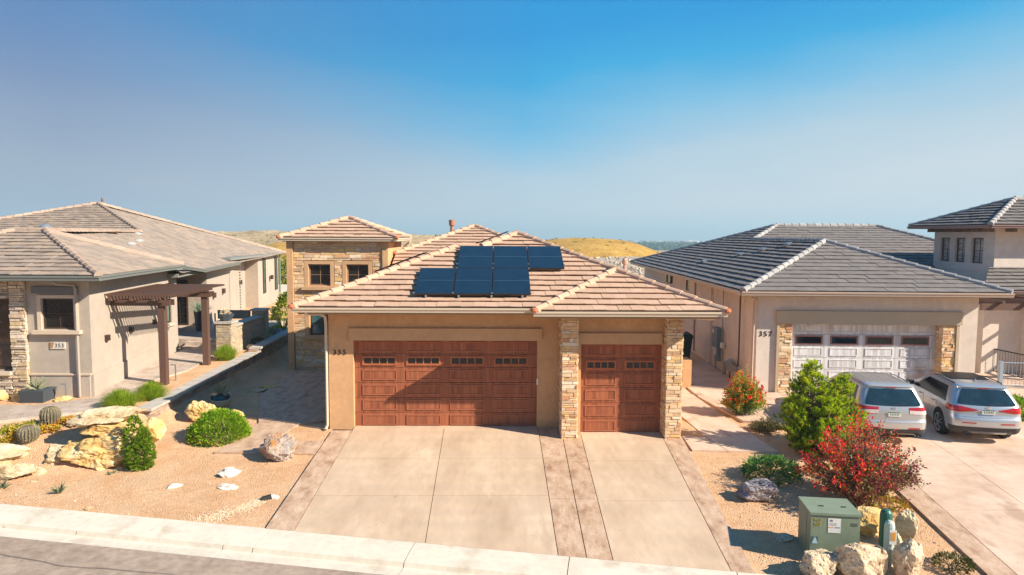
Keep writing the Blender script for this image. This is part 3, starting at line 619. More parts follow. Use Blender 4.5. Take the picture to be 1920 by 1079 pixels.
fb = MB(); fb.box(-4.78, 18.90, 1.18, -4.775, 18.905, 1.2); 
sn = MB(); sn.box(1.035, 18.93, 1.28, 1.075, 18.948, 1.45); sn.build('keypad', WHITE, H)
for (a, b, z0, z1) in ((-7.67, -6.79, 3.41, 4.26), (-6.15, -5.27, 3.41, 4.26)):
    window(H, (a, 27.55, z0), X, NF, b-a, z1-z0, BRONZE_L, GLASS_D, fr=.05)
window(H, (-7.65, 27.55, 1.4), X, NF, 1.4, .98, BRONZE, GLASS_B, fr=.05, bars_u=2, bars_v=1)
window(H, (-7.65, 27.55, 2.38), X, NF, 1.4, .42, BRONZE, GLASS_B, fr=.05, bars_u=2, bars_v=0)
ZE = 3.52; s = .38
def zf(y): return ZE+s*(y-18.2)
rb = MB(); P = lambda *a: [Vector(p) for p in a]
g1 = P((-5.5, 18.2, ZE), (.92, 18.2, ZE), (3.37, 20.65, zf(20.65)), (.58, 23.43, zf(23.43)), (-.55, 22.3, zf(22.3)), (-1.4, 22.3, zf(22.3)))
tiles(rb, g1, (-5.5, 18.2, ZE), (.92, 18.2, ZE), seed=1)
tiles(rb, P((.92, 17.45, ZE), (5.82, 17.45, ZE), (3.37, 19.9, ZE+s*2.45)), (.92, 17.45, ZE), (5.82, 17.45, ZE), seed=2)
tiles(rb, P((.92, 18.2, ZE), (.92, 17.45, ZE), (3.37, 19.9, ZE+s*2.45), (3.37, 20.65, ZE+s*2.45)), (.92, 18.2, ZE), (.92, 17.45, ZE), seed=3)
ze_ = lambda x: ZE+s*(5.82-x)
tiles(rb, [Vector((x, y, ze_(x))) for x, y in ((5.82, 17.45), (5.82, 31), (.58, 31), (.58, 23.43), (3.37, 20.65), (3.37, 19.9))], (5.82, 17.45, ZE), (5.82, 31, ZE), seed=4)
zw = lambda x: ZE+s*(x+5.5)
tiles(rb, [Vector((x, y, zw(x))) for x, y in ((-5.5, 26), (-5.5, 18.2), (-1.4, 22.3), (-1.4, 26))], (-5.5, 26, ZE), (-5.5, 18.2, ZE), seed=5)
tiles(rb, [Vector((x, y, zw(-1.4)+s*(x+.55))) for x, y in ((-1.3, 30), (-1.3, 22.4), (-.55, 22.32), (.58, 23.43), (.58, 31), (-1.3, 31))], (-1.3, 30, zw(-1.4)-.285), (-1.3, 22.4, zw(-1.4)-.285), seed=6)
zr = lambda y: 5.86-s*(32-y)
tiles(rb, [Vector((x, y, zr(y))) for x, y in ((-4.38, 23.5), (3, 23.5), (3, 27.8), (-1.2, 32), (-4.38, 28.82))], (-4.38, 23.5, zr(23.5)), (3, 23.5, zr(23.5)), seed=7)
tiles(rb, [Vector((x, y, 5.86+s*(x+1.2))) for x, y in ((-4.38, 36), (-4.38, 28.82), (-1.2, 32), (-1.2, 36))], (-4.38, 36, 4.65), (-4.38, 28.82, 4.65), seed=8)
tiles(rb, [Vector((x, y, 5.86-s*(x+1.2))) for x, y in ((3, 27.8), (3, 36), (-1.2, 36), (-1.2, 32))], (3, 27.8, 4.26), (3, 36, 4.26), seed=9)
ZT = 5.32; ap = Vector((-6.415, 29.2, ZT+.36*2.285)); c4 = P((-8.7, 27.15, ZT), (-4.13, 27.15, ZT), (-4.13, 31.5, ZT), (-8.7, 31.5, ZT))
for i in range(4): tiles(rb, [c4[i], c4[(i+1) % 4], ap], c4[i], c4[(i+1) % 4], seed=10+i)
RF = rb.build('roof', TILE, H)
capset((((-5.5, 18.2, ZE+.03), (-1.4, 22.3, zf(22.3)+.03)), ((-1.4, 22.3, zf(22.3)+.03), (-.6, 22.3, zf(22.3)+.03)), ((-.6, 22.25, zf(22.3)+.03), (.58, 23.43, zf(23.43)+.03)), ((3.37, 20.65, zf(20.65)+.03), (.58, 23.43, zf(23.43)+.03)), ((5.82, 17.45, ZE+.03), (3.37, 19.9, ZE+s*2.45+.03)), ((.92, 17.45, ZE+.03), (3.37, 19.9, ZE+s*2.45+.03)), ((3.37, 19.9, ZE+s*2.45+.03), (3.37, 20.7, ZE+s*2.45+.03)),
             ((-4.38, 28.82, zr(28.82)+.03), (-1.2, 32, 5.89)), ((3, 27.8, zr(27.8)+.03), (-1.2, 32, 5.89)), ((.58, 23.5, zf(23.43)+.02), (.58, 31, zf(23.43)+.02)), *[((*c.xy, c.z+.03), (*ap.xy, ap.z+.03)) for c in c4]), TILE, RF)
for c in ((-5.54, 18.16, ZE), (.88, 17.41, ZE), (5.86, 17.41, ZE), (-8.74, 27.11, ZT), (-4.09, 27.11, ZT), (-4.42, 28.78, zr(28.82))):
    eb = MB(); eb.lathe((c[0], c[1], c[2]-.02), [(.08, 0), (.105, .04), (.095, .10), (.03, .125)], 10); eb.build('hip_end', TERRA, RF)
ob = MB(); ol = [(-5.42, 18.28), (1.0, 18.28), (1.0, 17.53), (5.74, 17.53), (5.74, 31), (-4.3, 31), (-4.3, 27), (-5.42, 26)]
ob.prism(ol, ZE-.19, ZE-.02); ob.prism([(-8.62, 27.23), (-4.21, 27.23), (-4.21, 31.4), (-8.62, 31.4)], ZT-.16, ZT-.02); ob.prism([(-4.3, 28.9), (-1.3, 31.9), (-1.3, 35.9), (-4.3, 35.9)], 4.5, 4.70)
ob.build('soffit', SOFF, H)
def gutters(m, parent, *gs):
    for g_ in gs: mb = MB(); gutter(mb, *g_); mb.build('gutter', m, parent)
zg = ZE+.005
gutters(GUT, H, ((-5.55, 18.24, zg), (.96, 18.24, zg), NF), ((.86, 17.49, zg), (5.88, 17.49, zg), NF), ((-5.46, 24, zg), (-5.46, 18.2, zg), (-1, 0, 0)), ((5.78, 17.45, zg), (5.78, 30, zg), (1, 0, 0)), ((-8.76, 27.19, ZT), (-4.07, 27.19, ZT), NF), ((-4.17, 27.15, ZT), (-4.17, 31.5, ZT), (1, 0, 0)), ((-8.66, 31.5, ZT), (-8.66, 27.15, ZT), (-1, 0, 0)))
pb = MB(); pb.tube([(-5.2, 18.2, 3.42), (-5.18, 18.25, 3.34), (-4.93, 18.75, 3.28), (-4.85, 18.9, 3.18), (-4.84, 18.92, 3.0), (-4.84, 18.92, .12), (-4.86, 18.8, .03)], .042, 6)
pb.build('downspout', GUT, H)
pb = MB(); pb.tube([(5.7, 17.6, 3.4), (5.6, 17.8, 3.3), (5.1, 18.5, 3.26), (5.0, 18.62, 3.15), (4.99, 18.64, .1)], .04, 6); pb.build('downspout', GUT, H)
pb = MB(); pb.tube([(-4.12, 31.2, 5.2), (-4.15, 31.2, 5.1), (-4.4, 31.3, 4.9), (-4.42, 31.3, 4.3)], .05, 6); pb.build('downspout', GUT, H)
pb = MB(); pb.lathe((-2.3, 32.6, 5.2), [(.085, 0), (.085, .68), (.14, .70), (.15, .95), (.11, .97)], 14); part(pb.build('flue_pipe', COPPER, H), 'copper coloured flue pipe behind the rear ridge')
pb = MB(); pb.lathe((3.88, 21.2, 4.15), [(.055, 0), (.055, .42), (.085, .44), (.09, .56), (.05, .62)], 12); part(pb.build('vent_pipe', plain('dusty_pink_pipe', (.50, .30, .22)), H), 'pinkish vent pipe behind the right hip')
text('355', .20, (-4.66, 18.948, 2.12), X, NF, BLACK, H, sp=1.35)
wl_ = MB(); wl_.box(4.9, 24.35, -.1, 6.85, 24.62, 1.05); wl_.box(6.55, 24.0, -.1, 6.86, 24.35, 1.04)
wl_.build('side_wall', STUCCO, H)
# solar panels
PVG = mat('solar_glass', [(.3, (.007, .017, .032)), (.7, (.010, .024, .042))], scale=3, rough=.22, spec=.5, vary=.12)
PVL = plain('cell_line', (.10, .16, .22), rough=.4)
def pv(o, U, S_, Nn, W, Ln, label):
    mb = MB(); B = lambda u0, u1, v0, v1, n0, n1, mi: mb.obox(o, U, S_, Nn, u0, u1, v0, v1, n0, n1, .5, mi)
    B(0, W, 0, Ln, 0, .036, 1); B(.022, W-.022, .022, Ln-.022, .0365, .039, 0); B(.022, W-.022, Ln/2-.005, Ln/2+.005, .039, .0402, 2)
    for u in (.18*W, .8*W)[:0]:
        B(u, u+.05, -.05, .06, -.13, .0, 3)
    return part(mb.build('solar_panel', [PVG, BLACK, PVL, METAL_G], H), label)
Sv = Vector((0, 1, s)).normalized(); Nv = X.cross(Sv)
pw, pl = 1.055, 1.76; co = Vector((-2.36, 18.72, zf(18.72)))+Nv*.12
rows_ = ['lower row, left solar panel', 'lower row, middle solar panel', 'lower row, right solar panel']
for i in range(3): pv(co+X*(i*(pw+.02)), X, Sv, Nv, pw, pl, rows_[i])
rows_ = ['upper row, left solar panel', 'upper row, middle solar panel', 'upper row, right solar panel above the gap']
for i in range(3): pv(co+X*((i+1)*(pw+.02))+Sv*(pl+.02), X, Sv, Nv, pw, pl, rows_[i])
for u_, v_ in [(i*(pw+.02)-.01, j) for i in range(4) for j in (0.04, pl-.02)]+[(i*(pw+.02)-.01, j) for i in (1, 2, 3, 4) for j in (pl+.30, 2*pl)]:
    oboxes('panel_clamp', METAL_G, H, (co, X, Sv, Nv, u_-.022, u_+.022, v_-.02, v_+.02, .03, .055))
for u_ in (.3, 1.2, 2.1, 2.95): oboxes('panel_foot', METAL_G, H, (co, X, Sv, Nv, u_, u_+.05, -.05, .03, -.14, .0))
Sw = Vector((1, 0, s)).normalized(); Uw = Vector((0, -1, 0)); Nw = Uw.cross(Sw)
for o_ in ((-3.95, 22.9, zw(-3.95)), (-1.25, 24.6, zw(-1.4)+s*(-.7))):
    pv(Vector(o_)+Nw*.17, Uw, Sw, Nw, 1.05, 1.7, 'solar panel on the far slope, seen edge on')

# ------------------------------------------------------------------ house 357
H7 = thing('house', (12.5, 23.3, 0), 'pale stucco house numbered 357 with dark grey tile roof and whitewashed garage door', 'house', 'houses along the street')
U7 = Vector((.9988, -.049, 0)); N7 = Vector((-.049, -.9988, 0)); V7 = Vector((.049, .9988, 0)); A7 = Vector((8.90, 23.33, -.1)); W7 = 7.48
def q7(u, v, z): p = A7+U7*u+V7*v; return (p.x, p.y, z)
wb = MB(); rect_wall(wb, A7, U7, W7, 3.72, [(1.22, 6.32, -1, 2.57)], N7, .42)
wb.obox(A7, U7, V7, Z3, 0, 1.2, .42, .9, 0, 3.6); wb.obox(A7, U7, V7, Z3, 6.34, W7, .42, .9, 0, 3.6); wb.obox(A7, U7, V7, Z3, 0.002, W7-.002, .55, 16, 0, 3.65)
wb.obox(A7, U7, V7, Z3, .3, 14, 10, 24, 0, 3.65)
E7 = Vector((.038, .9993, 0)).normalized()
wb.obox(A7+V7*.0, Vector((.9993, -.038, 0)), E7, Z3, -.004, .5, 0.01, 5.6, 0, 3.64); wb.obox(A7, Vector((.9993, -.038, 0)), E7, Z3, -.10, .4, 5.6, 9.5, 0, 3.64); wb.obox(A7, Vector((.9993, -.038, 0)), E7, Z3, .15, .9, 9.5, 23.5, 0, 3.64)
wb.build('wall', STUCCO_R, H7)
oboxes('lintel', TRIM_R, H7, (A7, U7, -N7, Z3, .64, 6.93, -.10, -.002, 2.57, 3.02)); oboxes('jamb', TRIM_R, H7, (A7, U7, -N7, Z3, .67, .76, -.08, -.002, 0, 2.56), (A7, U7, -N7, Z3, 6.75, 6.85, -.08, -.002, 0, 2.56))
sb = MB(); stones(sb, A7+U7*.765, U7, .45, 2.56, N7, ch=(.07, .13), ln=(.12, .4), pr=(.03, .07), seed=41); sb.build('stone_cladding', LEDGE, H7); sb = MB(); stones(sb, A7+U7*6.30, U7, .44, 2.56, N7, ch=(.07, .13), ln=(.12, .4), pr=(.03, .07), seed=42)
stones(sb, A7+U7*6.32+V7*.41, -V7, .42, 2.56, -U7, ch=(.07, .13), ln=(.12, .4), pr=(.02, .05), seed=43)
sb.build('stone_cladding', LEDGE, H7)
garage_door(H7, A7+U7*1.22+V7*.34+Z3*.10, U7, N7, 5.1, [.41, .41, .41, .41, .41, .42], 4, 4, WWOOD, WWOODF, WWOOD, 'whitewashed wooden garage door with four long windows', split=0, winh=(.12, .92), margin=.3)
Ze7 = 3.63; s7 = .386
ep = lambda u, v, z=Ze7: Vector((8.17+u*.9988+v*.038, 22.72-u*.049+v*.9993, z))
a, b = Vector((8.17, 22.72, Ze7)), Vector((16.98, 22.30, Ze7)); pk = Vector((12.85, 26.9, 5.28)); rd = Vector((13.2, 35.5, 5.28)); rl = Vector((15.3, 37.7, 6.05)); rr = Vector((20.8, 37.6, 6.05)); bk = Vector((9.10, 47.2, Ze7)); fr_ = Vector((17.3, 30, Ze7))
rb = MB(); tiles(rb, [a, b, pk], a, b, seed=51, th=.032, ov=.004); tiles(rb, [bk, a, pk, rd, rl], bk, a, seed=52)
tiles(rb, [b, Vector((17.35, 35.2, Ze7)), rd, pk], b, Vector((17.35, 35.2, Ze7)), seed=53)
zrr = lambda y: 6.05-s7*(37.65-y)
tiles(rb, [Vector((x, y, zrr(y))) for x, y in ((13.2, 35.5), (13.2, 31.4), (27.2, 31.4), (20.8, 37.65), (15.3, 37.65))], (13.2, 31.4, zrr(31.4)), (27.2, 31.4, zrr(31.4)), seed=54, th=.032, ov=.004)
tiles(rb, [rr, rl, bk, Vector((27, 47.2, Ze7))][::-1], Vector((27, 47.2, Ze7)), bk, seed=55); tiles(rb, [Vector((27.2, 31.4, Ze7)), Vector((27.2, 47, Ze7)), rr], Vector((27.2, 31.4, Ze7)), Vector((27.2, 47, Ze7)), seed=56)
RF = rb.build('roof', TILE_R, H7); dz = Vector((0, 0, .03))
capset([(p_+dz, q_+dz) for p_, q_ in ((a, pk), (b, pk), (pk, rd), (rd, rl), (rl, rr), (bk, rl), (Vector((27.2, 31.4, 3.63)), rr))], CAP_R, RF)
ob = MB(); ob.prism([(8.25, 22.8), (16.88, 22.38), (17.3, 35), (27, 31.5), (27, 47), (9.15, 47)], Ze7-.17, Ze7-.02); ob.build('soffit', SOFF, H7)
gutters(GUT_R, H7, (a+U7*-.06+V7*.04, b+U7*.06+V7*.04, N7, .14), (bk, a, (-1, .04, 0), .14))
for x_, y_ in ((10.9, 31.3), (11.5, 30.2), (12.1, 29.0), (9.9, 33.5)):
    zz = Ze7+s7*(x_-8.17-.038*(y_-22.7)); fv = MB(); fv.obox(Vector((x_, y_, zz+.06)), Vector((0, -1, 0)), Vector((1, 0, s7)).normalized(), Vector((-s7, 0, 1)).normalized(), 0, .42, 0, .2, -.03, .05); fv.build('roof_vent', METAL_G, H7)
pb = MB(); pb.tube([(8.45, 22.75, 3.5), (8.44, 22.78, 3.42), (8.80, 23.15, 3.34), (8.76, 23.27, 3.25), (8.75, 23.29, .1)], .042, 6); pb.build('downspout', GUT_R, H7)
text('357', .25, A7+U7*.08+N7*.006+Z3*2.12, U7, N7, BLACK, H7, sp=1.3)
# services on its shaded side wall
WX = lambda y: 8.80+.038*(y-23.34)
sv = MB(); y0 = 27.6; x0 = WX(y0)-.11
def sidebox(mb, y, w_, z0, z1, d, mi=0, back=.0): x = WX(y)-back; mb.box(x-d, y-w_/2, z0, x-.002, y+w_/2, z1, .5, mi)
sidebox(sv, 27.5, .62, .95, 1.75, .20); sidebox(sv, 27.3, .20, .42, .95, .14); part(sv.build('meter_cabinet', plain('blue_grey_paint', (.14, .20, .24), rough=.5), H7), 'blue grey electric meter cabinet on the side wall')
sv = MB(); sidebox(sv, 26.9, .20, 1.0, 1.22, .10); sidebox(sv, 27.62, .12, 1.52, 1.68, .23); sv.build('meter_box', WHITE, H7)
sv = MB(); sv.tube([(WX(26.2)-.14, 26.2, .05), (WX(26.2)-.14, 26.2, .55)], .07, 10); sv.tube([(WX(27.6)-.1, 27.6, 0), (WX(27.6)-.1, 27.6, .6)], .05, 8); sv.tube([(WX(26.9)-.05, 26.9, 1.2), (WX(26.9)-.05, 26.9, 3.45)], .02, 6); sv.build('conduit', plain('grey_conduit', (.30, .28, .27)), H7)
sv = MB(); y = 24.6; x = WX(y)-.10; sv.tube([(x, y, 3.4), (x, y, 1.0), (x, y, .78), (x, y+.12, .70), (x, y+.6, .70)], .03, 8); sv.tube([(x, y+.9, .55), (x, y+.9, .1)], .03, 8); sv.build('gas_pipe', plain('dark_red_pipe', (.10, .035, .03)), H7)
sv = MB(); sv.box(x-.14, y+.55, .42, x+.08, y+.95, .78); sv.lathe((x-.03, y+.75, .70), [(.12, 0), (.14, .08), (.06, .16)], 12); sv.build('gas_meter', METAL_G, H7)
pb = MB(); pb.tube([(WX(31.5)-.05, 31.5, 3.4), (WX(31.5)-.05, 31.5, .1)], .04, 6); pb.build('downspout', GUT_R, H7)
for y_, z_, w_, h_ in ((33.3, 2.75, 1.1, .62), (38.2, 2.8, .9, .5)):
    x_ = WX(y_)+.15-.02; window(H7, (x_, y_+w_/2, z_), (0, -1, 0), (-1, 0, 0), w_, h_, BRONZE, GLASS_G, fr=.05, bars_u=0, bars_v=0)

# ------------------------------------------------------------------ house 353
H3 = thing('house', (-13, 21, .5), 'warm grey stucco house numbered 353 with blended tan tile roof and pale ledge stone corner', 'house', 'houses along the street')
A3 = Vector((-12.34, 20.63, .3)); B3 = Vector((-13.27, 28.15, .3)); S3 = (B3-A3).normalized(); NS = Vector((S3.y, -S3.x, 0))
wb = MB(); FX = Vector((1, 0, 0)); OX = Vector((-22, 20.63, .3))
rect_wall(wb, OX, FX, 9.66, 3.82, [(8.25, 9.20, 2.28, 3.21), (5.2, 7.28, 1.04, 3.2)], NF, .12)
rect_wall(wb, A3, S3, (B3-A3).length, 3.82, [(6.35, 6.95, 1.6, 3.2)], NS, .12)
wb.prism([(-21.9, 20.78), (-12.50, 20.78), (-13.42, 28.13), (-21.9, 28.13)], .2, 4.1); wb.quad(B3, (-17, 28.3, .3), (-17, 28.3, 4.1), (B3.x, B3.y, 4.1))
wb.prism([(-17.5, 33.2), (-14.2, 33.2), (-15.7, 42.2), (-14.9, 42.2), (-15.2, 47), (-24, 47), (-24, 33.2)], .3, 4.05)
# plinth and string course
wb.box(-14.15, 20.59, .25, -12.40, 20.628, 1.18); 
wb.obox(A3, S3, -NS, Z3, -.002, 7.5, -.04, -.002, -.1, .88)
wb.build('wall', STUCCO_L, H3)
TRIM_L = plain('pale_trim', (.58, .46, .35), rough=.9, bump=(90, .4, .006)); boxes('string_course', TRIM_L, H3, (-14.17, 20.56, 1.18, -12.36, 20.626, 1.23)); tb_ = MB()
for (a0, b0, c0, d0) in ((-13.88, 3.51, -12.66, 3.61), (-13.88, 2.56, -13.76, 3.51), (-12.79, 2.56, -12.67, 3.51)): tb_.box(a0, 20.575, b0, c0, 20.627, d0)
tb_.build('window_surround', TRIM_L, H3); boxes('sill', TRIM_L, H3, (-14.0, 20.47, 2.44, -12.58, 20.627, 2.555), (-22, 20.42, 1.20, -14.66, 20.53, 1.31), (-22, 20.42, 3.52, -14.68, 20.53, 3.60)); oboxes('sill', TRIM_L, H3, (A3, S3, -NS, Z3, 6.25, 7.05, -.07, -.002, 1.48, 1.58))
tb_ = MB(); tb_.box(-14.02, 20.56, 3.66, -12.66, 20.627, 3.86); part(tb_.build('lintel', plain('slate_lintel', (.15, .15, .155), rough=.8), H3), 'dark slate grey lintel above the small window')
sb = MB(); stones(sb, (-22, 20.60, .2), X, 7.33, .98, NF, ch=(.07, .15), ln=(.15, .5), pr=(.05, .11), seed=71); stones(sb, (-14.66, 20.60, .2), X, .46, 3.9, NF, ch=(.07, .15), ln=(.15, .46), pr=(.05, .11), seed=72); stones(sb, (-22, 20.6, 3.62), X, 7.33, .5, NF, ch=(.07, .15), ln=(.15, .5), pr=(.05, .11), seed=73)
stones(sb, (-14.22, 20.56, .2), (0, 1, 0), .07, 3.9, (1, 0, 0), ch=(.07, .15), ln=(.15, .46), pr=(.0, .03), seed=74)
sb.build('stone_cladding', LEDGE_L, H3)
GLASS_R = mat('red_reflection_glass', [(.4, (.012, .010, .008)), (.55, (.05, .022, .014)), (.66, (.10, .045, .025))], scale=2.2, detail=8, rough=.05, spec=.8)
window(H3, (-13.75, 20.70, 2.58), X, NF, .95, .93, BRONZE, GLASS_D, fr=.05)
window(H3, (-16.8, 20.70, 1.34), X, NF, 2.08, 2.16, BRONZE, GLASS_R, fr=.06, bars_u=3, bars_v=2, bar=.03)
window(H3, A3+S3*6.35-NS*.08+Z3*1.6, S3, NS, .6, 1.6, BRONZE, GLASS_G, fr=.05, bars_u=1, bars_v=0)
w2 = Vector((-.062, .998, 0)); n2 = Vector((.998, .062, 0))
for yy in (43.2, 46.0):
    window(H3, (-14.9-.0625*(yy-42.2)+.03, yy, 1.7), w2, n2, .55, 2.2, BRONZE, GLASS_G, fr=.05, bars_u=1, bars_v=2)
window(H3, (-15.9, 33.12, 1.0), X, NF, .8, 2.2, BRONZE, GLASS_D, fr=.06, bars_u=1, bars_v=3)
lb = None
for t in (.9, 2.75, 4.85):
    lb = MB(); lb.obox(A3+S3*t, S3, -NS, Z3, 0, .17, -.11, -.002, 1.78, 1.96); lb.build('wall_lamp', BRONZE, H3)
n1 = Vector((.986, .164, 0)); s1 = Vector((-.164, .986, 0))
for yy, z_ in ((34.2, 2.25), (36.2, 2.3), (40.5, 2.45)):
    lb = MB(); lb.obox(Vector((-14.2-.1667*(yy-33.2), yy, z_)), s1, -n1, Z3, 0, .25, -.14, -.002, 0, .25); lb.build('wall_lamp', BRONZE, H3)
lb = MB(); lb.obox(Vector((-14.97, 44.6, 2.5)), w2, -n2, Z3, 0, .25, -.16, -.02, 0, .26); lb.build('wall_lamp', BRONZE, H3)
pq = MB(); pq.box(-13.55, 20.60, 1.98, -13.10, 20.626, 2.19, .5, 0); pq.add([(-13.54, 20.597, 2.0), (-13.48, 20.597, 2.0), (-13.42, 20.597, 2.18), (-13.54, 20.597, 2.18)], [(0, 1, 2, 3)], .5, 1)
PQ = part(pq.build('plaque', [plain('pale_plaque', (.62, .57, .50)), plain('copper_flash', (.40, .20, .08))], H3), 'pale address plaque reading 353 with a copper corner')
text('353', .165, (-13.41, 20.598, 2.03), X, NF, plain('plaque_ink', (.08, .06, .06)), PQ, name='digits', extr=.004, sp=1.2)
z3 = 4.23; FR3 = Vector((-11.68, 20.0, z3)); FL3 = Vector((-21.3, 20.0, z3)); R1 = Vector((-16.0, 24.3, 5.53)); R2 = Vector((-16.95, 24.3, 5.53)); RR3 = Vector((-12.55, 27.2, z3))
def zm(x, y): return 3.9+.385*.986*((-13.1-.171*(y-30.3))-x)
pM = lambda x, y, d=0: Vector((x, y, zm(x, y)+d))
PK = Vector((-23.2, 40, 7.14)); HE = Vector((-18.05, 34.7, 5.52))
rb = MB(); tiles(rb, [FL3, FR3, R1, R2], FL3, FR3, seed=81, th=.034); tiles(rb, [FR3, RR3, R1], FR3, RR3, seed=82, th=.008, ov=.0); tiles(rb, [Vector((-21.3, 31, z3)), FL3, R2, Vector((-16.95, 31, 5.53))], Vector((-21.3, 31, z3)), FL3, seed=83)
tiles(rb, [pM(-12.57, 27.2), pM(-13.1, 30.3), pM(-14.4, 37.9), pM(-23.2, 40), pM(-18.05, 34.7), pM(-16.0, 24.5)], pM(-12.57, 27.2), pM(-14.4, 37.9), seed=84, th=.008, ov=.0)
E2 = Vector((-14.38, 37.85, 3.86)); BB = Vector((-14.8, 47.5, 4.13)); tiles(rb, [E2, BB, PK-Z3*.09], E2, BB, seed=85, th=.008, ov=.0)
zfm = lambda y: 7.14-.306*(40-y)
tiles(rb, [Vector((x, y, zfm(y))) for x, y in ((-35.2, 28), (-18.05, 28), (-18.05, 34.7), (-23.2, 40))], (-35.2, 28, zfm(28)), (-18.05, 28, zfm(28)), seed=86, th=.034)
tiles(rb, [BB, Vector((-31, 47.5, 4.2)), PK], BB, Vector((-31, 47.5, 4.2)), seed=87); tiles(rb, [Vector((-35.2, 47, zfm(28))), Vector((-35.2, 28, zfm(28))), PK], Vector((-35.2, 47, zfm(28))), Vector((-35.2, 28, zfm(28))), seed=88)
tiles(rb, [Vector((-16.95, 24.3, 5.53)), R1, HE, Vector((-18.6, 34.7, 5.45))], Vector((-16.95, 24.3, 5.53)), R1, seed=89)
RF = rb.build('roof', TILE_L, H3)
capset([(p_+dz, q_+dz) for p_, q_ in ((FR3, R1), (RR3, R1), (FL3, R2), (R2, R1), (R1, HE), (HE, PK), (Vector((-35.2, 28, zfm(28))), PK), (BB, PK))], mat('tan_ridge_tile', [(0, (.34, .255, .20)), (1, (.42, .315, .245))], by='rnd', scale=5, rough=.85, bump=(30, .4, .01), vary=.08), RF)
ob = MB(); ob.prism([(-21.2, 20.1), (-11.78, 20.1), (-12.65, 27.1), (-21.2, 27.1)], z3-.17, z3-.02); ob.prism([(-21, 27.12), (-12.72, 27.12), (-13.2, 30.3), (-14.45, 37.8), (-15.3, 41), (-24, 41)], 3.72, 3.87); ob.prism([(-14.25, 36.3), (-14.9, 47.4), (-24, 47.4), (-24, 36.3)], 4.03, 4.17)
ob.build('soffit', plain('grey_soffit', (.22, .22, .20), rough=.8), H3)
gutters(GUT_D, H3, (FL3+Vector((0, .05, 0)), FR3+Vector((.06, .05, 0)), NF, .15), (FR3+Vector((-.03, -.02, 0)), RR3+Vector((-.05, .1, 0)), NS, .15), (pM(-13.08, 30.2), pM(-14.4, 37.9), n1, .15), (RR3+Vector((-.05, .1, -.05)), pM(-13.08, 30.2), (1, .2, 0), .13))
pb = MB(); pb.tube([(-13.05, 20.05, 4.05), (-12.98, 20.15, 3.98), (-12.72, 20.50, 3.92), (-12.68, 20.53, 3.8), (-12.68, 20.53, .52)], .045, 6); pb.build('downspout', plain('taupe_pipe', (.36, .31, .27)), H3)
pb = MB(); pb.tube([(-15.1, 47.0, 4.0), (-15.1, 46.95, .8)], .06, 6); pb.build('downspout', GUT_D, H3)
fv = MB(); fv.lathe((-16.8, 25.6, 5.42), [(.30, 0), (.28, .10), (.22, .26), (.10, .36), (.02, .38)], 16); part(fv.build('roof_turbine', METAL_G, H3, smooth=True), 'domed metal vent behind the front ridge')
fv = MB(); fv.lathe((-23.05, 40.2, 7.2), [(.09, 0), (.05, .10), (.08, .14), (.02, .30)], 12); fv.build('ridge_finial', plain('finial_brown', (.16, .10, .08)), H3)
for x_, y_ in ((-16.2, 31.0), (-15.6, 29.2), (-17.4, 33.2)):
    fv = MB(); fv.obox(pM(x_, y_, .07), s1, Vector((-.93, -.15, .36)).normalized(), Vector((.35, .06, .93)).normalized(), 0, .55, 0, .14, -.04, .03); fv.build('roof_vent', plain('vent_grey', (.50, .52, .52)), H3)
# rain chain
pb = MB()
for i in range(17): pb.lathe((-14.30, 37.7, 3.75-i*.16), [(.02, 0), (.055, .09)], 8)
pb.build('rain_chain', GUT_D, H3)
# entry steps and patio
st = MB(); st.prism([(-13.2, 28.2), (-10.95, 28.0), (-10.85, 28.6), (-13.2, 28.8)], .5, .78); st.prism([(-13.2, 28.55), (-10.95, 28.35), (-10.85, 29), (-13.2, 29)], .78, .93); st.prism([(-15.5, 28.9), (-10.9, 28.7), (-11.0, 35), (-15.5, 35)], .4, 1.02); st.build('step', STAMP2, H3)

# ------------------------------------------------------------------ house 359
H9 = thing('house', (20.5, 28, 0), 'pale stucco house at the right edge with a square upper tower and dark grey roof', 'house', 'houses along the street')
wb = MB(); ux = Vector((0, -1, 0)); nx = Vector((-1, 0, 0))
rect_wall(wb, (20.9, 32.6, 3.0), (-.087, -.9962, 0), 4.62, 2.95, [(.55, 1.35, 1.35, 2.45), (1.75, 2.55, 1.35, 2.45), (3.0, 3.85, 1.35, 2.45)], (-.9962, .087, 0), .16)
wb.prism([(20.66, 28.0), (29, 28.0), (29, 32.6), (21.06, 32.6)], 2.9, 5.9); wb.quad((20.5, 28.0, 3.0), (20.66, 28.0, 3.0), (20.66, 28.0, 5.95), (20.5, 28.0, 5.95))
wb.prism([(20.46, 27.97), (29, 27.97), (29, 32.6), (20.87, 32.61)], 4.0, 4.06)
wb.box(18.4, 28.3, -.2, 29, 40, 3.3); wb.box(19.2, 26.6, -.2, 29, 28.3, 3.35); wb.box(17.6, 29.4, -.2, 18.4, 40, 3.3)
wb.box(20.75, 26.2, -.2, 20.95, 26.6, 3.2)
wb.build('wall', STUCCO_R, H9)
Ud = Vector((-.087, -.9962, 0)); Nd = Vector((-.9962, .087, 0)); Od = Vector((20.9, 32.6, 3.0))
for u0, u1 in ((.55, 1.35), (1.75, 2.55), (3.0, 3.85)):
    window(H9, Od+Ud*u0-Nd*.12+Z3*1.35, Ud, Nd, u1-u0, 1.1, BRONZE, mat('blind_glass', [(.35, (.16, .15, .14)), (.6, (.42, .40, .37))], scale=2, stretch=(1, 1, 6), rough=.08, spec=.8), fr=.05)
window(H9, (18.05, 28.25, .9), X, NF, .75, 2.0, BRONZE, GLASS_D, fr=.05, bars_u=0, bars_v=2)
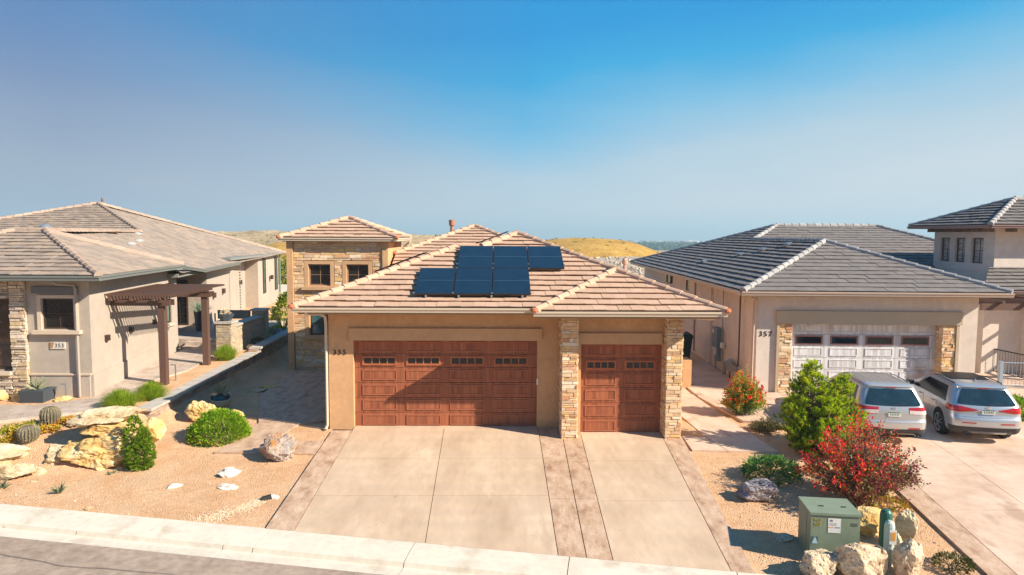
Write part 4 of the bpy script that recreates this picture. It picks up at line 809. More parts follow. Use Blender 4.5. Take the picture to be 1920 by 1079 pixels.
zt = 5.98; c9 = [Vector(p) for p in ((19.75, 27.3, zt), (26.6, 27.3, zt), (26.6, 33.1, zt), (19.95, 33.1, zt))]; a1 = Vector((22.9, 30.2, 7.18)); a2 = Vector((23.7, 30.2, 7.18))
rb = MB(); tiles(rb, [c9[0], c9[1], a2, a1], c9[0], c9[1], seed=101); tiles(rb, [c9[3], c9[0], a1], c9[3], c9[0], seed=102); tiles(rb, [c9[1], c9[2], a2], c9[1], c9[2], seed=103); tiles(rb, [c9[2], c9[3], a1, a2], c9[2], c9[3], seed=104)
l9 = [Vector(p) for p in ((18.6, 25.9, 3.42), (30, 25.9, 3.42), (30, 28.0, 4.2), (20.3, 28.0, 4.2))]; tiles(rb, l9, l9[0], l9[1], seed=105)
RF = rb.build('roof', TILE_R, H9)
capset([(p_+dz, q_+dz) for p_, q_ in ((c9[0], a1), (c9[1], a2), (c9[2], a2), (c9[3], a1), (a1, a2))], CAP_R, RF)
ob = MB(); ob.prism([(19.83, 27.4), (26.5, 27.4), (26.5, 33), (20.03, 33)], zt-.13, zt-.02); ob.prism([(18.7, 26), (29, 26), (29, 28.2), (18.7, 28.2)], 3.28, 3.40); ob.build('soffit', SOFF, H9)
rt_ = MB()
for k in range(7): rt_.obox(Od+Ud*(.2+k*.7), Ud, -Nd, Z3, 0, .12, -.45, -.01, 2.70, 2.85)
for k in range(6): rt_.box(20.9+k*.9, 27.5, 5.70, 21.02+k*.9, 27.99, 5.85)
rt_.build('rafter_tail', FASC, H9)
gutters(plain('mauve_gutter', (.24, .16, .15), rough=.5), H9, (c9[0], c9[1], NF, .13), (c9[3], c9[0], (-1, .03, 0), .13), (l9[0], l9[1], NF, .12))
tc_ = MB(); tc_.prism([(16.6, 23.2), (30, 22.6), (30, 29), (16.6, 29)], -.15, .06); kind(tc_.build('terrace', CONC2), 'structure')
# ------------------------------------------------------------------ walls, pergolas, railings
def gl(x, y): return gz(x, y)
rw = MB(); rw.prism([(-10.10, 18.95), (-9.80, 18.95), (-9.80, 27.3), (-10.10, 27.3)], -.3, lambda x, y: gl(-14, y)+.02); rw.prism([(-10.10, 27.3), (-9.80, 27.3), (-9.80, 44), (-10.10, 44)], -.3, lambda x, y: gl(-14, y)+.16)
kd = 0
for y0, y1, hh in ((18.95, 21.9, .53), (21.9, 24.8, .58), (24.8, 27.3, .63), (27.3, 31, .80), (31, 36, .86), (36, 44, .94)):
    stones(rw, (-9.82, y0, -.1), (0, 1, 0), y1-y0, hh+.1, (1, 0, 0), ch=(.15, .2), ln=(.3, .5), pr=(.03, .05), seed=201+kd); kd += 1
stones(rw, (-10.12, 18.97, -.1), (1, 0, 0), .32, .60, (0, -1, 0), ch=(.15, .2), ln=(.2, .32), pr=(.03, .05), seed=230)
RW = tag(rw.build('retaining_wall', BLOCK), 'long low block retaining wall between the two plots with grey cap stones', 'wall')
cp = MB(); y = 18.86
while y < 43.5:
    l = .58; t = gl(-14, y)+(.02 if y < 27.2 else .16)+.002
    cp.box(-10.17, y+.006, t, -9.70, y+l-.006, t+.075); y += l
cp.build('cap_stones', CAPST, RW)
pw_ = MB(); pw_.box(-10.85-.27, 26.78, .4, -10.85+.27, 27.32, 1.93, .5)
for o_, U_, W_, N__ in (((-11.14, 26.76, .4), (1, 0, 0), .58, (0, -1, 0)), ((-10.56, 26.76, .4), (0, 1, 0), .58, (1, 0, 0)), ((-11.14, 27.34, .4), (0, -1, 0), .58, (-1, 0, 0))):
    stones(pw_, o_, U_, W_, 1.53, N__, ch=(.09, .11), ln=(.14, .32), pr=(.01, .02), seed=240)
pw_.box(-11.0, 27.3, .4, -10.72, 31.0, 1.72, .5); stones(pw_, (-10.70, 27.34, .4), (0, 1, 0), 3.4, 1.30, (1, 0, 0), ch=(.14, .2), ln=(.25, .45), pr=(.01, .03), seed=243)
pw_.box(-11.15, 30.7, .4, -10.62, 31.25, 2.0, .5); stones(pw_, (-11.15, 30.68, 1.6), (1, 0, 0), .54, .4, (0, -1, 0), ch=(.1, .14), ln=(.2, .4), pr=(.01, .02), seed=244); stones(pw_, (-10.60, 30.7, .5), (0, 1, 0), .55, 1.5, (1, 0, 0), ch=(.1, .14), ln=(.2, .4), pr=(.01, .02), seed=245)
PW = tag(pw_.build('patio_wall', mat('patio_block', [(0, (.40, .30, .19)), (.5, (.50, .40, .27)), (1, (.36, .31, .26))], by='rnd', scale=8, rough=.9, bump=(24, .6, .01), vary=.15)), 'stone patio wall with a square pillar at each end beside the entry steps of 353', 'wall')
cp = MB(); cp.box(-11.20, 26.70, 1.94, -10.50, 27.40, 2.02); cp.box(-11.08, 27.41, 1.73, -10.62, 30.6, 1.80); cp.box(-11.22, 30.62, 2.01, -10.55, 31.32, 2.08); cp.build('cap_stones', CAPST, PW)
PBR = plain('brown_timber', (.115, .062, .045), rough=.6, vary=.05)
PG = thing('pergola', (-10.95, 22.1, .55), 'dark brown slatted pergola on two posts beside house 353', 'pergola')
for x_, y_ in ((-10.95, 22.2), (-10.9, 25.3)):
    p = MB(); zb = gl(-14, y_); p.box(x_-.105, y_-.105, zb-.05, x_+.105, y_+.105, 3.40); p.build('post', PBR, PG)
for y_ in (22.2, 25.3):
    p = MB(); p.box(-12.6, y_-.16, 3.14, -10.62, y_-.11, 3.33); p.box(-12.6, y_+.11, 3.14, -10.62, y_+.16, 3.33); p.build('beam', PBR, PG)
for x_ in (-12.3, -11.65, -10.95):
    p = MB(); p.box(x_-.045, 21.62, 3.335, x_+.045, 26.0, 3.50); p.build('rafter', PBR, PG)
p = MB()
for k in range(25): yy = 21.62+k*.178; p.box(-12.5-.02*k, yy, 3.502, -10.42, yy+.042, 3.56)
p.build('slats', PBR, PG)
PG = thing('pergola', (20, 25, 0), 'dark brown pergola under the right house roof, cut off by the picture edge', 'pergola')
boxes('beam', PBR, PG, (17.3, 26.2, 2.86, 27, 26.3, 3.10), (17.3, 24.1, 2.86, 27, 24.2, 3.10))
boxes('rafter', PBR, PG, *[(17.9+k*1.0, 23.9, 3.105, 18.0+k*1.0, 27.6, 3.22) for k in range(9)])
boxes('post', PBR, PG, (26.8, 24.05, 0, 27, 24.25, 2.86), (26.8, 26.15, 0, 27, 26.35, 2.86), (22.8, 24.05, 0, 23, 24.25, 2.86))
def railing(pts, h, m, label, nm='railing', step=.13, post=.03):
    R = thing(nm, pts[0], label, 'railing'); a, b = Vector(pts[0]), Vector(pts[1]); D = (b-a); L = D.length; D.normalize()
    q = MB(); q.tube([a+Z3*h, b+Z3*h], .025, 6); q.tube([a+Z3*.1, b+Z3*.1], .02, 6); q.build('rail', m, R); q = MB()
    n = int(L/step)
    for i in range(1, n): c = a+D*(i*step); q.tube([c+Z3*.1, c+Z3*h], .007, 5)
    q.build('balusters', m, R)
    for c in (a, b): q = MB(); q.box(c.x-post, c.y-post, c.z, c.x+post, c.y+post, c.z+h+.05); q.build('post', m, R)
railing(((19.65, 27.1, .06), (19.95, 24.4, .06)), .98, BLACK, 'black metal railing on the terrace at the right edge')
railing(((18.05, 24.0, .06), (20.2, 23.6, .06)), .92, plain('blue_grey_steel', (.26, .32, .38), rough=.5), 'grey steel railing with a square newel post beside the right driveway', post=.06)
pl_ = MB(); pl_.box(17.45, 27.4, .0, 18.25, 28.2, .80)
PB = tag(pl_.build('planter_box', STUCCO), 'tan stucco planter block beside the right house entry', 'planter')
pt = MB(); pt.lathe((17.85, 27.75, .80), [(.16, 0), (.30, .08), (.34, .2), (.30, .21)], 18); tag(pt.build('bowl', METAL_G, smooth=False), 'grey metal bowl on the tan planter block', 'bowl')
ed = MB(); ed.box(16.6, 22.55, -.1, 24, 22.75, .14); tag(ed.build('garden_edging', CONC2), 'pale concrete edging above the green hedge at the right edge', 'edging')
fn = thing('fence', (-15.8, 50, .8), 'white garden fence far behind the side yard', 'fence'); q = MB(); q.box(-17.5, 50, .7, -14.0, 50.06, 1.75); q.build('panel', WHITE, fn)
q = MB(); 
for k in range(4): q.box(-17.55+k*1.15, 49.95, .6, -17.45+k*1.15, 50.1, 1.9)
q.build('post', WHITE, fn)

# ------------------------------------------------------------------ rocks
R_Y = mat('yellow_sandstone', [(.3, (.48, .27, .08)), (.5, (.66, .46, .20)), (.62, (.72, .57, .34)), (.8, (.74, .64, .46))], scale=1.6, detail=10, stretch=(1, 1, 2.2), rough=.95, spec=.1, bump=(6, .9, .05), vary=.14)
R_W = mat('white_sandstone', [(.3, (.42, .28, .14)), (.5, (.60, .47, .29)), (.68, (.70, .60, .44))], scale=1.8, detail=10, stretch=(1, 1, 2.5), rough=.95, spec=.1, bump=(6, .9, .05), vary=.12)
R_WW = mat('chalky_rock', [(.3, (.62, .55, .44)), (.6, (.80, .76, .68))], scale=4, detail=8, rough=.95, spec=.1, bump=(8, .8, .03), vary=.08)
R_G = mat('grey_boulder', [(.3, (.13, .11, .115)), (.48, (.27, .235, .24)), (.60, (.42, .37, .35)), (.76, (.46, .32, .24))], scale=3.5, detail=12, rough=.95, spec=.1, bump=(9, .9, .04), vary=.22)
R_T = mat('tan_boulder', [(.3, (.28, .18, .11)), (.42, (.52, .38, .25)), (.56, (.66, .53, .38)), (.72, (.50, .34, .22))], scale=4.2, detail=14, rough=.95, spec=.1, bump=(9, 1, .06), vary=.28, spots=(14, .62, .04, (.16, .10, .07)))
R_Q = mat('rusty_quartz', [(.32, (.46, .20, .06)), (.43, (.40, .28, .20)), (.58, (.36, .31, .28)), (.8, (.52, .46, .41))], scale=2.4, detail=12, rough=.9, spec=.2, bump=(8, .9, .04), vary=.15)
ROCKS = [ # x,y,z,size,seed,rz,mat,label,sub,rough
 (-9.80, 16.78, -.34, (1.85, 1.3, 1.02), 3, .05, R_Y, 'big yellow sandstone boulder at the bottom of the stack by the upright conifer'),
 (-9.70, 16.95, .36, (1.74, 1.15, .52), 8, -.08, R_Y, 'flat layered sandstone slab in the middle of the boulder stack'),
 (-9.80, 17.02, .66, (1.8, 1.1, .56), 12, .12, R_W, 'whitish tilted slab on top of the boulder stack'),
 (-9.0, 17.55, .05, (.62, .6, .75), 19, .5, R_Y, 'yellow rock peeking out between the stack and the retaining wall'),
 (-12.6, 16.35, -.30, (2.6, 1.3, .72), 23, .2, R_W, 'large pale slab half buried in the slope at the left edge'),
 (-10.95, 16.75, -.25, (1.15, .9, .55), 27, -.4, R_W, 'lichen spotted pale rock left of the boulder stack'),
 (-11.6, 15.95, -.32, (1.5, .7, .42), 29, -.1, R_W, 'low pale rock at the foot of the left slope'),
 (-14.6, 17.0, -.1, (1.6, 1.2, .7), 33, .3, R_Y, 'yellowish rock at the far left edge of the slope'),
 (-14.95, 20.1, .45, (.75, .5, .42), 37, .1, R_Y, 'round yellow rock under the big left window'),
 (-14.25, 20.15, .45, (.45, .4, .45), 38, .1, R_Y, 'small yellow rock beside the blue grey planter'),
 (-15.6, 20.0, .45, (.6, .4, .38), 35, .4, R_Y, 'yellow rock at the left picture edge under the window'),
 (-12.95, 20.2, .46, (.48, .35, .22), 39, .2, R_Y, 'small yellow rock below the address plaque'),
 (-8.75, 19.9, -.03, (.98, .75, .68), 45, -.3, R_Y, 'yellow boulder against the retaining wall behind the round bush'),
 (-7.75, 19.85, -.03, (.52, .45, .42), 49, .2, R_Y, 'smaller yellow boulder right behind the round bush'),
 (-5.62, 16.85, -.24, (1.06, .7, .78), 57, -.25, R_Q, 'rusty grey boulder beside the driveway border'),
 (-6.42, 15.95, -.28, (.56, .4, .27), 63, .6, R_WW, 'white rock lying on the gravel, the larger of the upper pair'),
 (-6.18, 15.2, -.33, (.52, .22, .17), 67, .02, R_WW, 'flat white brick shaped rock on the gravel'),
 (-7.4, 15.28, -.33, (.36, .17, .15), 71, .35, R_WW, 'narrow white rock lying on open gravel'),
 (-4.95, 14.72, -.36, (.22, .14, .13), 73, .1, R_WW, 'small white stone beside the drain outlet'),
 (-11.0, 16.05, -.28, (.46, .3, .26), 79, -.2, R_W, 'small pale rock below the left slope'),
 (-10.75, 15.55, -.30, (.14, .1, .08), 82, .3, R_W, 'tiny pale stone left of the grey weed'),
 (-8.7, 14.2, -.37, (.16, .12, .08), 83, .3, R_W, 'tiny pale stone close to the kerb'),
 (5.72, 14.62, -.38, (.92, .66, .56), 91, -.25, R_G, 'lichen grey boulder below the blue green shrub'),
 (5.62, 12.92, -.50, (.46, .3, .14), 93, .1, R_T, 'flat tan rock in the shade of the utility cabinet'),
 (5.76, 11.62, -.62, (.80, .6, .62), 97, .3, R_T, 'tan and white boulder in front of the utility cabinet'),
 (6.32, 11.55, -.62, (.86, .6, .80), 103, -.2, R_T, 'largest pitted tan boulder at the bottom edge'),
 (6.80, 11.75, -.60, (.34, .3, .66), 107, .4, R_T, 'narrow pointed tan rock between the large boulder and the white pedestal'),
 (7.30, 11.65, -.60, (.52, .42, .80), 109, .2, R_T, 'craggy tan rock right of the white pedestal'),
 (7.42, 12.15, -.55, (.24, .22, .62), 113, .2, R_W, 'slim pale rock squeezed behind the pedestals'),
 (7.86, 12.62, -.55, (.44, .38, .92), 117, -.1, R_W, 'tall upright whitish rock behind the pedestals'),
 (7.42, 13.2, -.48, (.80, .6, .62), 121, .3, R_Y, 'yellowish boulder between the cabinet and the red shrub'),
 (-8.45, 23.5, -.03, (.75, .4, .14), 131, .3, R_W, 'flat pale stone beside the glazed pot'),
 (-8.1, 24.0, -.03, (.85, .4, .16), 133, .1, R_Y, 'flat yellow stone lying behind the pale one in the side yard'),
 (-4.98, 20.2, -.03, (.45, .4, .32), 137, .1, R_G, 'dark rock at the shaded foot of the garage side'),
 (-10.4, 31.9, .70, (.5, .5, .4), 139, .1, R_G, 'grey rock beside the far end of the patio wall'),
 (-10.35, 28.4, .62, (.4, .35, .3), 141, .1, R_T, 'rock at the foot of the patio wall'),
 (8.15, 19.0, -.1, (.6, .45, .35), 143, .1, R_T, 'round rock half hidden behind the pine'),
]
for x_, y_, z_, sz, sd_, rz_, m_, lab in ROCKS:
    q = MB(); big = max(sz) > .5; rock(q, (x_, y_, z_), sz, sd_, rz_, sub=5 if big else 3, rough=(.12 if sz[2] > max(sz[0], sz[1])*.95 else .18) if big else .10, ncut=16); c = Vector((x_, y_, z_))
    if 'tilted' in lab: q.v = [(vx, vy, vz+.16*(vx-x_)) for vx, vy, vz in q.v]
    o = q.build('rock' if not big else 'boulder', m_, smooth=False); me = o.data; me.transform(Matrix.Translation(-c)); o.location = c; tag(o, lab, 'rock')
# pebbles
gp = MB(); rg = random.Random(77)
def pebble(x, y, s, r=None):
    z = plane_z(y) if x > -9.5 else gz(x, y)
    h = s*rg.uniform(.3, .5); a = rg.random()*6.3; pts = [(x+s*.5*math.cos(a+k*1.57)*rg.uniform(.6, 1.1), y+s*.5*math.sin(a+k*1.57)*rg.uniform(.6, 1.1), z+h*.2) for k in range(4)]
    gp.add(pts+[(x, y, z+h)], [(0, 1, 4), (1, 2, 4), (2, 3, 4), (3, 0, 4)], r)
def in_hard(x, y):
    if -4.75 < x < 5.05: return True
    if y > 17.0 and 5 < x < 7.3: return True
    if x > 8.7 and y > 12: return True
    return y < yb(x)+.12
n = 0
while n < 6500:
    x = rg.uniform(-15, 9); y = rg.uniform(11.2, 20 if x > -10 else 17)
    if in_hard(x, y) or (x < -5 and y > 17 and x > -7.3 and rg.random() < .9): continue
    s = rg.choice((.014, .018, .022, .028)) if rg.random() < .95 else rg.uniform(.035, .07)
    if x < -4.7 and noise.noise(Vector((x*.5, y*.8, 6)))+.35*(1-(y-yb(x))/1.8) < .12 and rg.random() < .55: continue
    pebble(x, y, s); n += 1
for i in range(1500):
    t = rg.random(); x = -5.15-1.0*t+rg.gauss(0, .16*(.4+t)); y = 14.62-1.0*t+rg.gauss(0, .10)
    if y > yb(x)+.08: pebble(x, y, rg.uniform(.02, .045), rg.uniform(.45, .9))
_pz = plane_z
plane_z = lambda y: _pz(y)+.05
for i in range(420):   # a few stones spilled onto the paving edges
    e_ = rg.choice(((-4.67, 1), (4.62, -1), (9.0, 1))); x = e_[0]+(.06 if e_[0] == 4.62 else 0)*0+e_[1]*abs(rg.gauss(0, .22)); y = rg.uniform(12.8, 18.2)
    if e_[0] == 4.62: x += .34*(y-11.7)/6.6
    pebble(x, y, rg.uniform(.012, .026))
plane_z = _pz
for i in range(900):
    x = rg.gauss(5.3, .35); y = rg.gauss(11.95, .22)
    if y > yb(x)+.1 and x > 4.8: pebble(x, y, rg.uniform(.02, .055), rg.uniform(.3, .8))
kind(gp.build('gravel', mat('pebble', [(0, (.42, .25, .13)), (.4, (.56, .36, .22)), (.75, (.66, .50, .34)), (1, (.76, .68, .56))], by='rnd', rough=.9)), 'stuff')
dp = MB(); dp.tube([(-5.02, 14.72, -.30), (-5.20, 14.63, -.33)], [.07, .07], 12, cap=False); dp.tube([(-5.02, 14.72, -.30), (-5.19, 14.635, -.328)], [.06, .06], 12); tag(dp.build('drain_pipe', plain('black_pipe', (.02, .02, .02), rough=.7)), 'black drain pipe outlet poking out of the gravel', 'drain pipe')

# ------------------------------------------------------------------ plants
def leafmat(name, cols, trans=.35, rough=.6): return mat(name, cols, by='rnd', rough=rough, spec=.25, trans=trans)
LM_BUSH = leafmat('round_bush_leaf', [(0, (.09, .20, .008)), (.45, (.19, .36, .010)), (.8, (.32, .48, .02)), (1, (.52, .50, .04))])
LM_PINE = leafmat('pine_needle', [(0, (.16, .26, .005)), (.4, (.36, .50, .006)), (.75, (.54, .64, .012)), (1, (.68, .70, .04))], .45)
LM_CON = leafmat('conifer_needle', [(0, (.018, .055, .010)), (.4, (.14, .27, .014)), (.8, (.32, .44, .02)), (1, (.52, .56, .05))], .4)
LM_RED = leafmat('red_shrub_leaf', [(0, (.10, .13, .02)), (.15, (.18, .17, .03)), (.27, (.44, .30, .06)), (.38, (.12, .03, .05)), (.50, (.42, .02, .06)), (.72, (.80, .015, .04)), (.9, (.85, .04, .03)), (1, (.85, .20, .02))], .3)
LM_ROSE = leafmat('rose_leaf', [(0, (.07, .16, .012)), (.4, (.17, .32, .02)), (.62, (.42, .46, .05)), (.8, (.66, .34, .05)), (1, (.72, .12, .03))], .35)
LM_JUN = leafmat('juniper_leaf', [(0, (.015, .14, .08)), (.45, (.04, .24, .07)), (.7, (.20, .36, .03)), (1, (.46, .50, .04))], .25)
LM_GRASS = leafmat('grass_blade', [(0, (.18, .32, .012)), (.6, (.36, .50, .02)), (1, (.56, .60, .06))], .6)
LM_OLIVE = leafmat('olive_shrub_leaf', [(0, (.05, .065, .018)), (.6, (.12, .12, .03)), (1, (.24, .19, .06))], .25)
LM_COVER = leafmat('ground_cover_leaf', [(0, (.12, .22, .012)), (.3, (.32, .34, .03)), (.65, (.58, .36, .04)), (.9, (.62, .24, .03)), (1, (.50, .12, .03))], .3)
LM_FAR = leafmat('far_leaf', [(0, (.10, .17, .008)), (.6, (.26, .32, .015)), (1, (.44, .42, .04))], .35)
AGAVE = leafmat('agave_leaf', [(0, (.20, .22, .12)), (1, (.42, .40, .24))], .1); AGPALE = leafmat('pale_agave_leaf', [(0, (.45, .36, .24)), (1, (.62, .54, .38))], .1)
BARK = mat('bark', [(.3, (.10, .065, .04)), (.7, (.22, .16, .11))], scale=8, rough=.95, bump=(14, .8, .02)); STEMG = plain('grey_stem', (.30, .24, .20), rough=.9)
def fol(name, m, fn, parent):
    mb = MB(); fn(mb); return mb.build(name, m, parent)
def dome_bush(name, loc, rx, ry, h, nclump, nleaf, ll, lw, m, label, seed, cat='bush', z0=.1, lump=.16, orange_low=False, stems=8, group=None):
    T = thing(name, loc, label, cat, group); rg = random.Random(seed); C_ = Vector(loc); mb = MB()
    for i in range(nclump):
        a = rg.random()*6.283; u = rg.random(); th = math.acos(1-u*1.05 if u*1.05 < 1 else 0); d = Vector((math.sin(th)*math.cos(a), math.sin(th)*math.sin(a), math.cos(th)))
        k = (1+lump*noise.noise(d*2.4+Vector((seed, 0, 0))))*(rg.uniform(.80, 1.0) if lump > .06 else rg.uniform(.90, 1.0)); c = C_+Vector((d.x*rx*k, d.y*ry*k, z0+d.z*(h-z0)*k))
        cr = rg.uniform(.5, 1)*min(rx, h)*.16
        base = rg.random()
        for j in range(nleaf):
            o = Vector((rg.gauss(0, 1), rg.gauss(0, 1), rg.gauss(0, 1))); p = c+o.normalized()*cr*rg.random()**.5
            r = min(1, max(0, base*.5+rg.random()*.6-.05)); 
            if orange_low and d.z < .15 and rg.random() < .4: r = 1
            q_ = rg.uniform(.5, 1.4); leaf(mb, p, (d*1.1+o*.7), ll*q_, lw*q_, rg, r)
    mb.build('foliage', m, T)
    sb_ = MB()
    for i in range(stems):
        a = rg.random()*6.283; q = rg.uniform(.3, .7); sb_.tube([C_+Vector((0.04*math.cos(a), .04*math.sin(a), -.05)), C_+Vector((q*rx*.5*math.cos(a), q*ry*.5*math.sin(a), h*.4)), C_+Vector((q*rx*math.cos(a), q*ry*math.sin(a), h*.75))], [.02, .012, .006], 5)
    sb_.build('stems', BARK, T); return T
dome_bush('round_bush', (-7.6, 18.3, -.10), .76, .66, .76, 1150, 13, .045, .036, LM_BUSH, 'dense rounded bright green bush in the gravel left of the driveway', 1, orange_low=True, lump=.05, z0=.05)
# pine
T = thing('pine_tree', (8.25, 17.3, -.16), 'bushy yellow green pine in front of the parked cars', 'pine tree'); rg = random.Random(12); base = Vector((8.25, 17.3, -.16))
tips = []; tr = MB(); tr.tube([base, base+Vector((-.05, 0, .8)), base+Vector((-.16, 0, 1.7)), base+Vector((-.18, 0, 2.35))], [.10, .08, .05, .015], 8)
tr.tube([base+Vector((0, 0, .3)), base+Vector((.4, .05, .9)), base+Vector((.62, .1, 1.9))], [.06, .045, .012], 7)
def cone_r(z, top, R0): 
    t = z/top; return R0*(1-t)**.72*(1 if t > .25 else .78+.22*t/.25)
for (ax_, ay, top, R0, nb) in ((-.18, 0, 2.42, 1.22, 150), (.68, .1, 2.02, 1.05, 110), (-.62, -.1, 1.35, .82, 60), (.2, -.45, 1.45, .95, 70), (1.05, -.1, 1.2, .7, 40)):
    for i in range(nb):
        z = top*(.05+.93*(i+rg.random())/nb); a = rg.random()*6.283+i*2.4; R = cone_r(z, top, R0)*rg.uniform(.62, 1.05)
        st0 = base+Vector((ax_*z/top, ay*z/top, max(0, z-.18*R))); en = base+Vector((ax_*min(1, z/top+.2)+R*math.cos(a), ay+R*math.sin(a), z+.10*R+.03))
        tr.tube([st0, (st0+en)/2-Z3*.03, en], [.016, .011, .005], 4)
        nt_ = max(2, int((en-st0).length/.062))
        for k in range(nt_):
            f = .35+.65*(k+1)/nt_; p = st0.lerp(en, f); p = p+Vector((rg.gauss(0, .045), rg.gauss(0, .045), rg.gauss(0, .03)))
            tips.append((p, ((en-st0).normalized()*.55+Z3*.75+Vector((rg.gauss(0, .25), rg.gauss(0, .25), 0))).normalized(), z/top))
tips.append((base+Vector((-.18, 0, 2.36)), Z3, 1)); tips.append((base+Vector((.62, .1, 1.95)), Z3, 1))
tr.build('trunk', BARK, T); mb = MB()
for p, d, zt_ in tips:
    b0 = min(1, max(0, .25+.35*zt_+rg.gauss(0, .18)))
    for j in range(30):
        q = (d*rg.uniform(.45, 1.2)+Vector((rg.gauss(0, .6), rg.gauss(0, .6), rg.gauss(0, .45)))).normalized(); l = rg.uniform(.055, .095)
        s_ = q.cross(Vector((rg.gauss(0, 1), rg.gauss(0, 1), rg.gauss(0, 1)))).normalized()*.0105; o_ = p+d*rg.uniform(-.03, .05)
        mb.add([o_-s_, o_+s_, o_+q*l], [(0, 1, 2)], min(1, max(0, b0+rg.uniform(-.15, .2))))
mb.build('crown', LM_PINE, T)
# upright dwarf conifer
T = thing('conifer', (-8.72, 16.3, -.22), 'upright dark green dwarf conifer in front of the boulder stack', 'conifer'); rg = random.Random(31); base = Vector((-8.72, 16.3, -.22)); mb = MB(); tr = MB(); tr.tube([base, base+Z3*1.0], [.05, .01], 7); tr.build('trunk', BARK, T)
for (ax_, top, R0, n_) in ((-.09, 1.30, .27, 420), (.13, 1.00, .23, 300), (0, .72, .31, 360)):
    for i in range(n_):
        z = top*rg.uniform(.02, 1); t = z/top; R = R0*math.sqrt(max(0, 1-t**1.8))*(.75+.5*min(1, t*2.2) if t < .4 else 1.1)*rg.uniform(.8, 1.05); a = rg.random()*6.283
        p = base+Vector((ax_+R*math.cos(a), R*.9*math.sin(a), z)); d = (Vector((math.cos(a), math.sin(a), 0))*.8+Z3*.9).normalized(); b0 = rg.random()*.6
        for j in range(12):
            q = (d+Vector((rg.gauss(0, .5), rg.gauss(0, .5), rg.gauss(0, .4)))).normalized(); l = rg.uniform(.045, .085); s_ = q.cross(Vector((rg.gauss(0, 1), rg.gauss(0, 1), .3))).normalized()*.011
            mb.add([p-s_, p+s_, p+q*l], [(0, 1, 2)], min(1, b0+rg.random()*.4))
mb.build('crown', LM_CON, T)
# red and purple shrub
def arching(name, loc, n, R, h, lw, ll, m, colf, label, seed, nl=34, cat='shrub', tw=1.0, sm=STEMG, lean=(0, 0), sr=.010):
    T = thing(name, loc, label, cat); rg = random.Random(seed); C_ = Vector(loc); mb = MB(); sb_ = MB()
    for i in range(n):
        a = rg.random()*6.283; q = math.sqrt(rg.random()); e = C_+Vector((R*q*math.cos(a)+lean[0], R*q*math.sin(a)*.9+lean[1], h*(1-.62*q*q)*rg.uniform(.55, 1.03)))
        s0 = C_+Vector((rg.gauss(0, .07), rg.gauss(0, .07), -.03)); mid = s0.lerp(e, .55)+Vector((rg.gauss(0, .07), rg.gauss(0, .07), .10*h+rg.gauss(0, .05))); pts = []
        for k in range(7): t = k/6; pts.append(s0*(1-t)**2+mid*2*t*(1-t)+e*t*t)
        sb_.tube(pts, [sr*(1-.75*k/6) for k in range(7)], 4, cap=False)
        for j in range(nl):
            t = .22+.78*rg.random()**.75; x_ = t*6; k = min(5, int(x_)); p = pts[k].lerp(pts[k+1], x_-k); d = (pts[k+1]-pts[k]).normalized()
            o_ = Vector((rg.gauss(0, 1), rg.gauss(0, 1), rg.gauss(0, 1))).normalized(); leaf(mb, p+o_*rg.uniform(0, .05*tw), d*.6+o_, ll*rg.uniform(.6, 1.15), lw, rg, min(1, max(0, colf(t, p-C_, rg))))
    mb.build('foliage', m, T); sb_.build('stems', sm, T); return T
def redf(t, p, rg):
    tip = (t-.55)*1.1+(p.z-1.0)*.45-(p.x)*.26+.6*noise.noise(p*2.2); u = rg.random()
    if tip+u*.40 > .72: return .70+.30*u
    return .31+.16*u if u > (.60 if p.x < .2 else .45) else .7*u
arching('red_shrub', (7.86, 14.35, -.38), 225, 1.38, 2.05, .038, .062, LM_RED, redf, 'tall loose shrub with bright red shoots and dark purple leaves in front of the pine', 41, nl=62, lean=(.02, .1), tw=1.4)
arching('rose_bush', (7.42, 20.3, 0), 190, .68, 1.50, .040, .058, LM_ROSE, lambda t, p, rg: (t-.4)*.8+rg.uniform(0, .55), 'rose bush with red flowers at the corner of house 357', 43, nl=62, tw=1.6)
rg = random.Random(9); RB = [o for o in bpy.data.objects if o.name == 'rose_bush'][0]; PET = leafmat('red_petal', [(0, (.75, .03, .02)), (1, (.85, .14, .04))], .2)
for i in range(60):
    a = rg.random()*6.283; q = rg.random()**.5; c = Vector((7.42+.66*q*math.cos(a), 20.3+.6*q*math.sin(a), 1.5*(1-.55*q*q)*rg.uniform(.75, 1.02)))
    fl = MB()
    for k in range(12): leaf(fl, c, Vector((rg.gauss(0, 1), rg.gauss(0, 1), rg.gauss(.3, .8))), .055, .04, rg, rg.random())
    fl.build('flower', PET, RB)
arching('olive_shrub', (7.55, 18.85, -.05), 90, .50, .46, .018, .06, LM_OLIVE, lambda t, p, rg: rg.random(), 'low olive brown shrub beside the walkway', 44, nl=34, sr=.005)
dome_bush('juniper', (6.45, 15.75, -.28), .68, .50, .50, 300, 14, .075, .022, LM_JUN, 'low blue green shrub above the grey boulder', 45, cat='shrub', stems=5)
dome_bush('green_shrub', (8.25, 11.85, -.56), .32, .28, .28, 90, 12, .06, .02, LM_OLIVE, 'small dark green plant at the bottom right edge', 46, cat='shrub', stems=3)
dome_bush('green_hedge', (15.75, 20.9, -.02), .75, 1.2, .62, 300, 12, .07, .05, LM_BUSH, 'bright green bush cut off by the right picture edge', 47, cat='bush', stems=4)
dome_bush('yellow_shrub', (9.15, 20.6, .05), .40, .35, .55, 90, 12, .06, .04, LM_FAR, 'yellow green shrub behind the pine by the stone base', 48, cat='shrub', stems=3)
dome_bush('creeping_plant', (7.95, 15.85, -.25), .6, .4, .22, 80, 12, .05, .03, LM_COVER, 'low orange tinged plant behind the red shrub', 49, cat='shrub', stems=3)
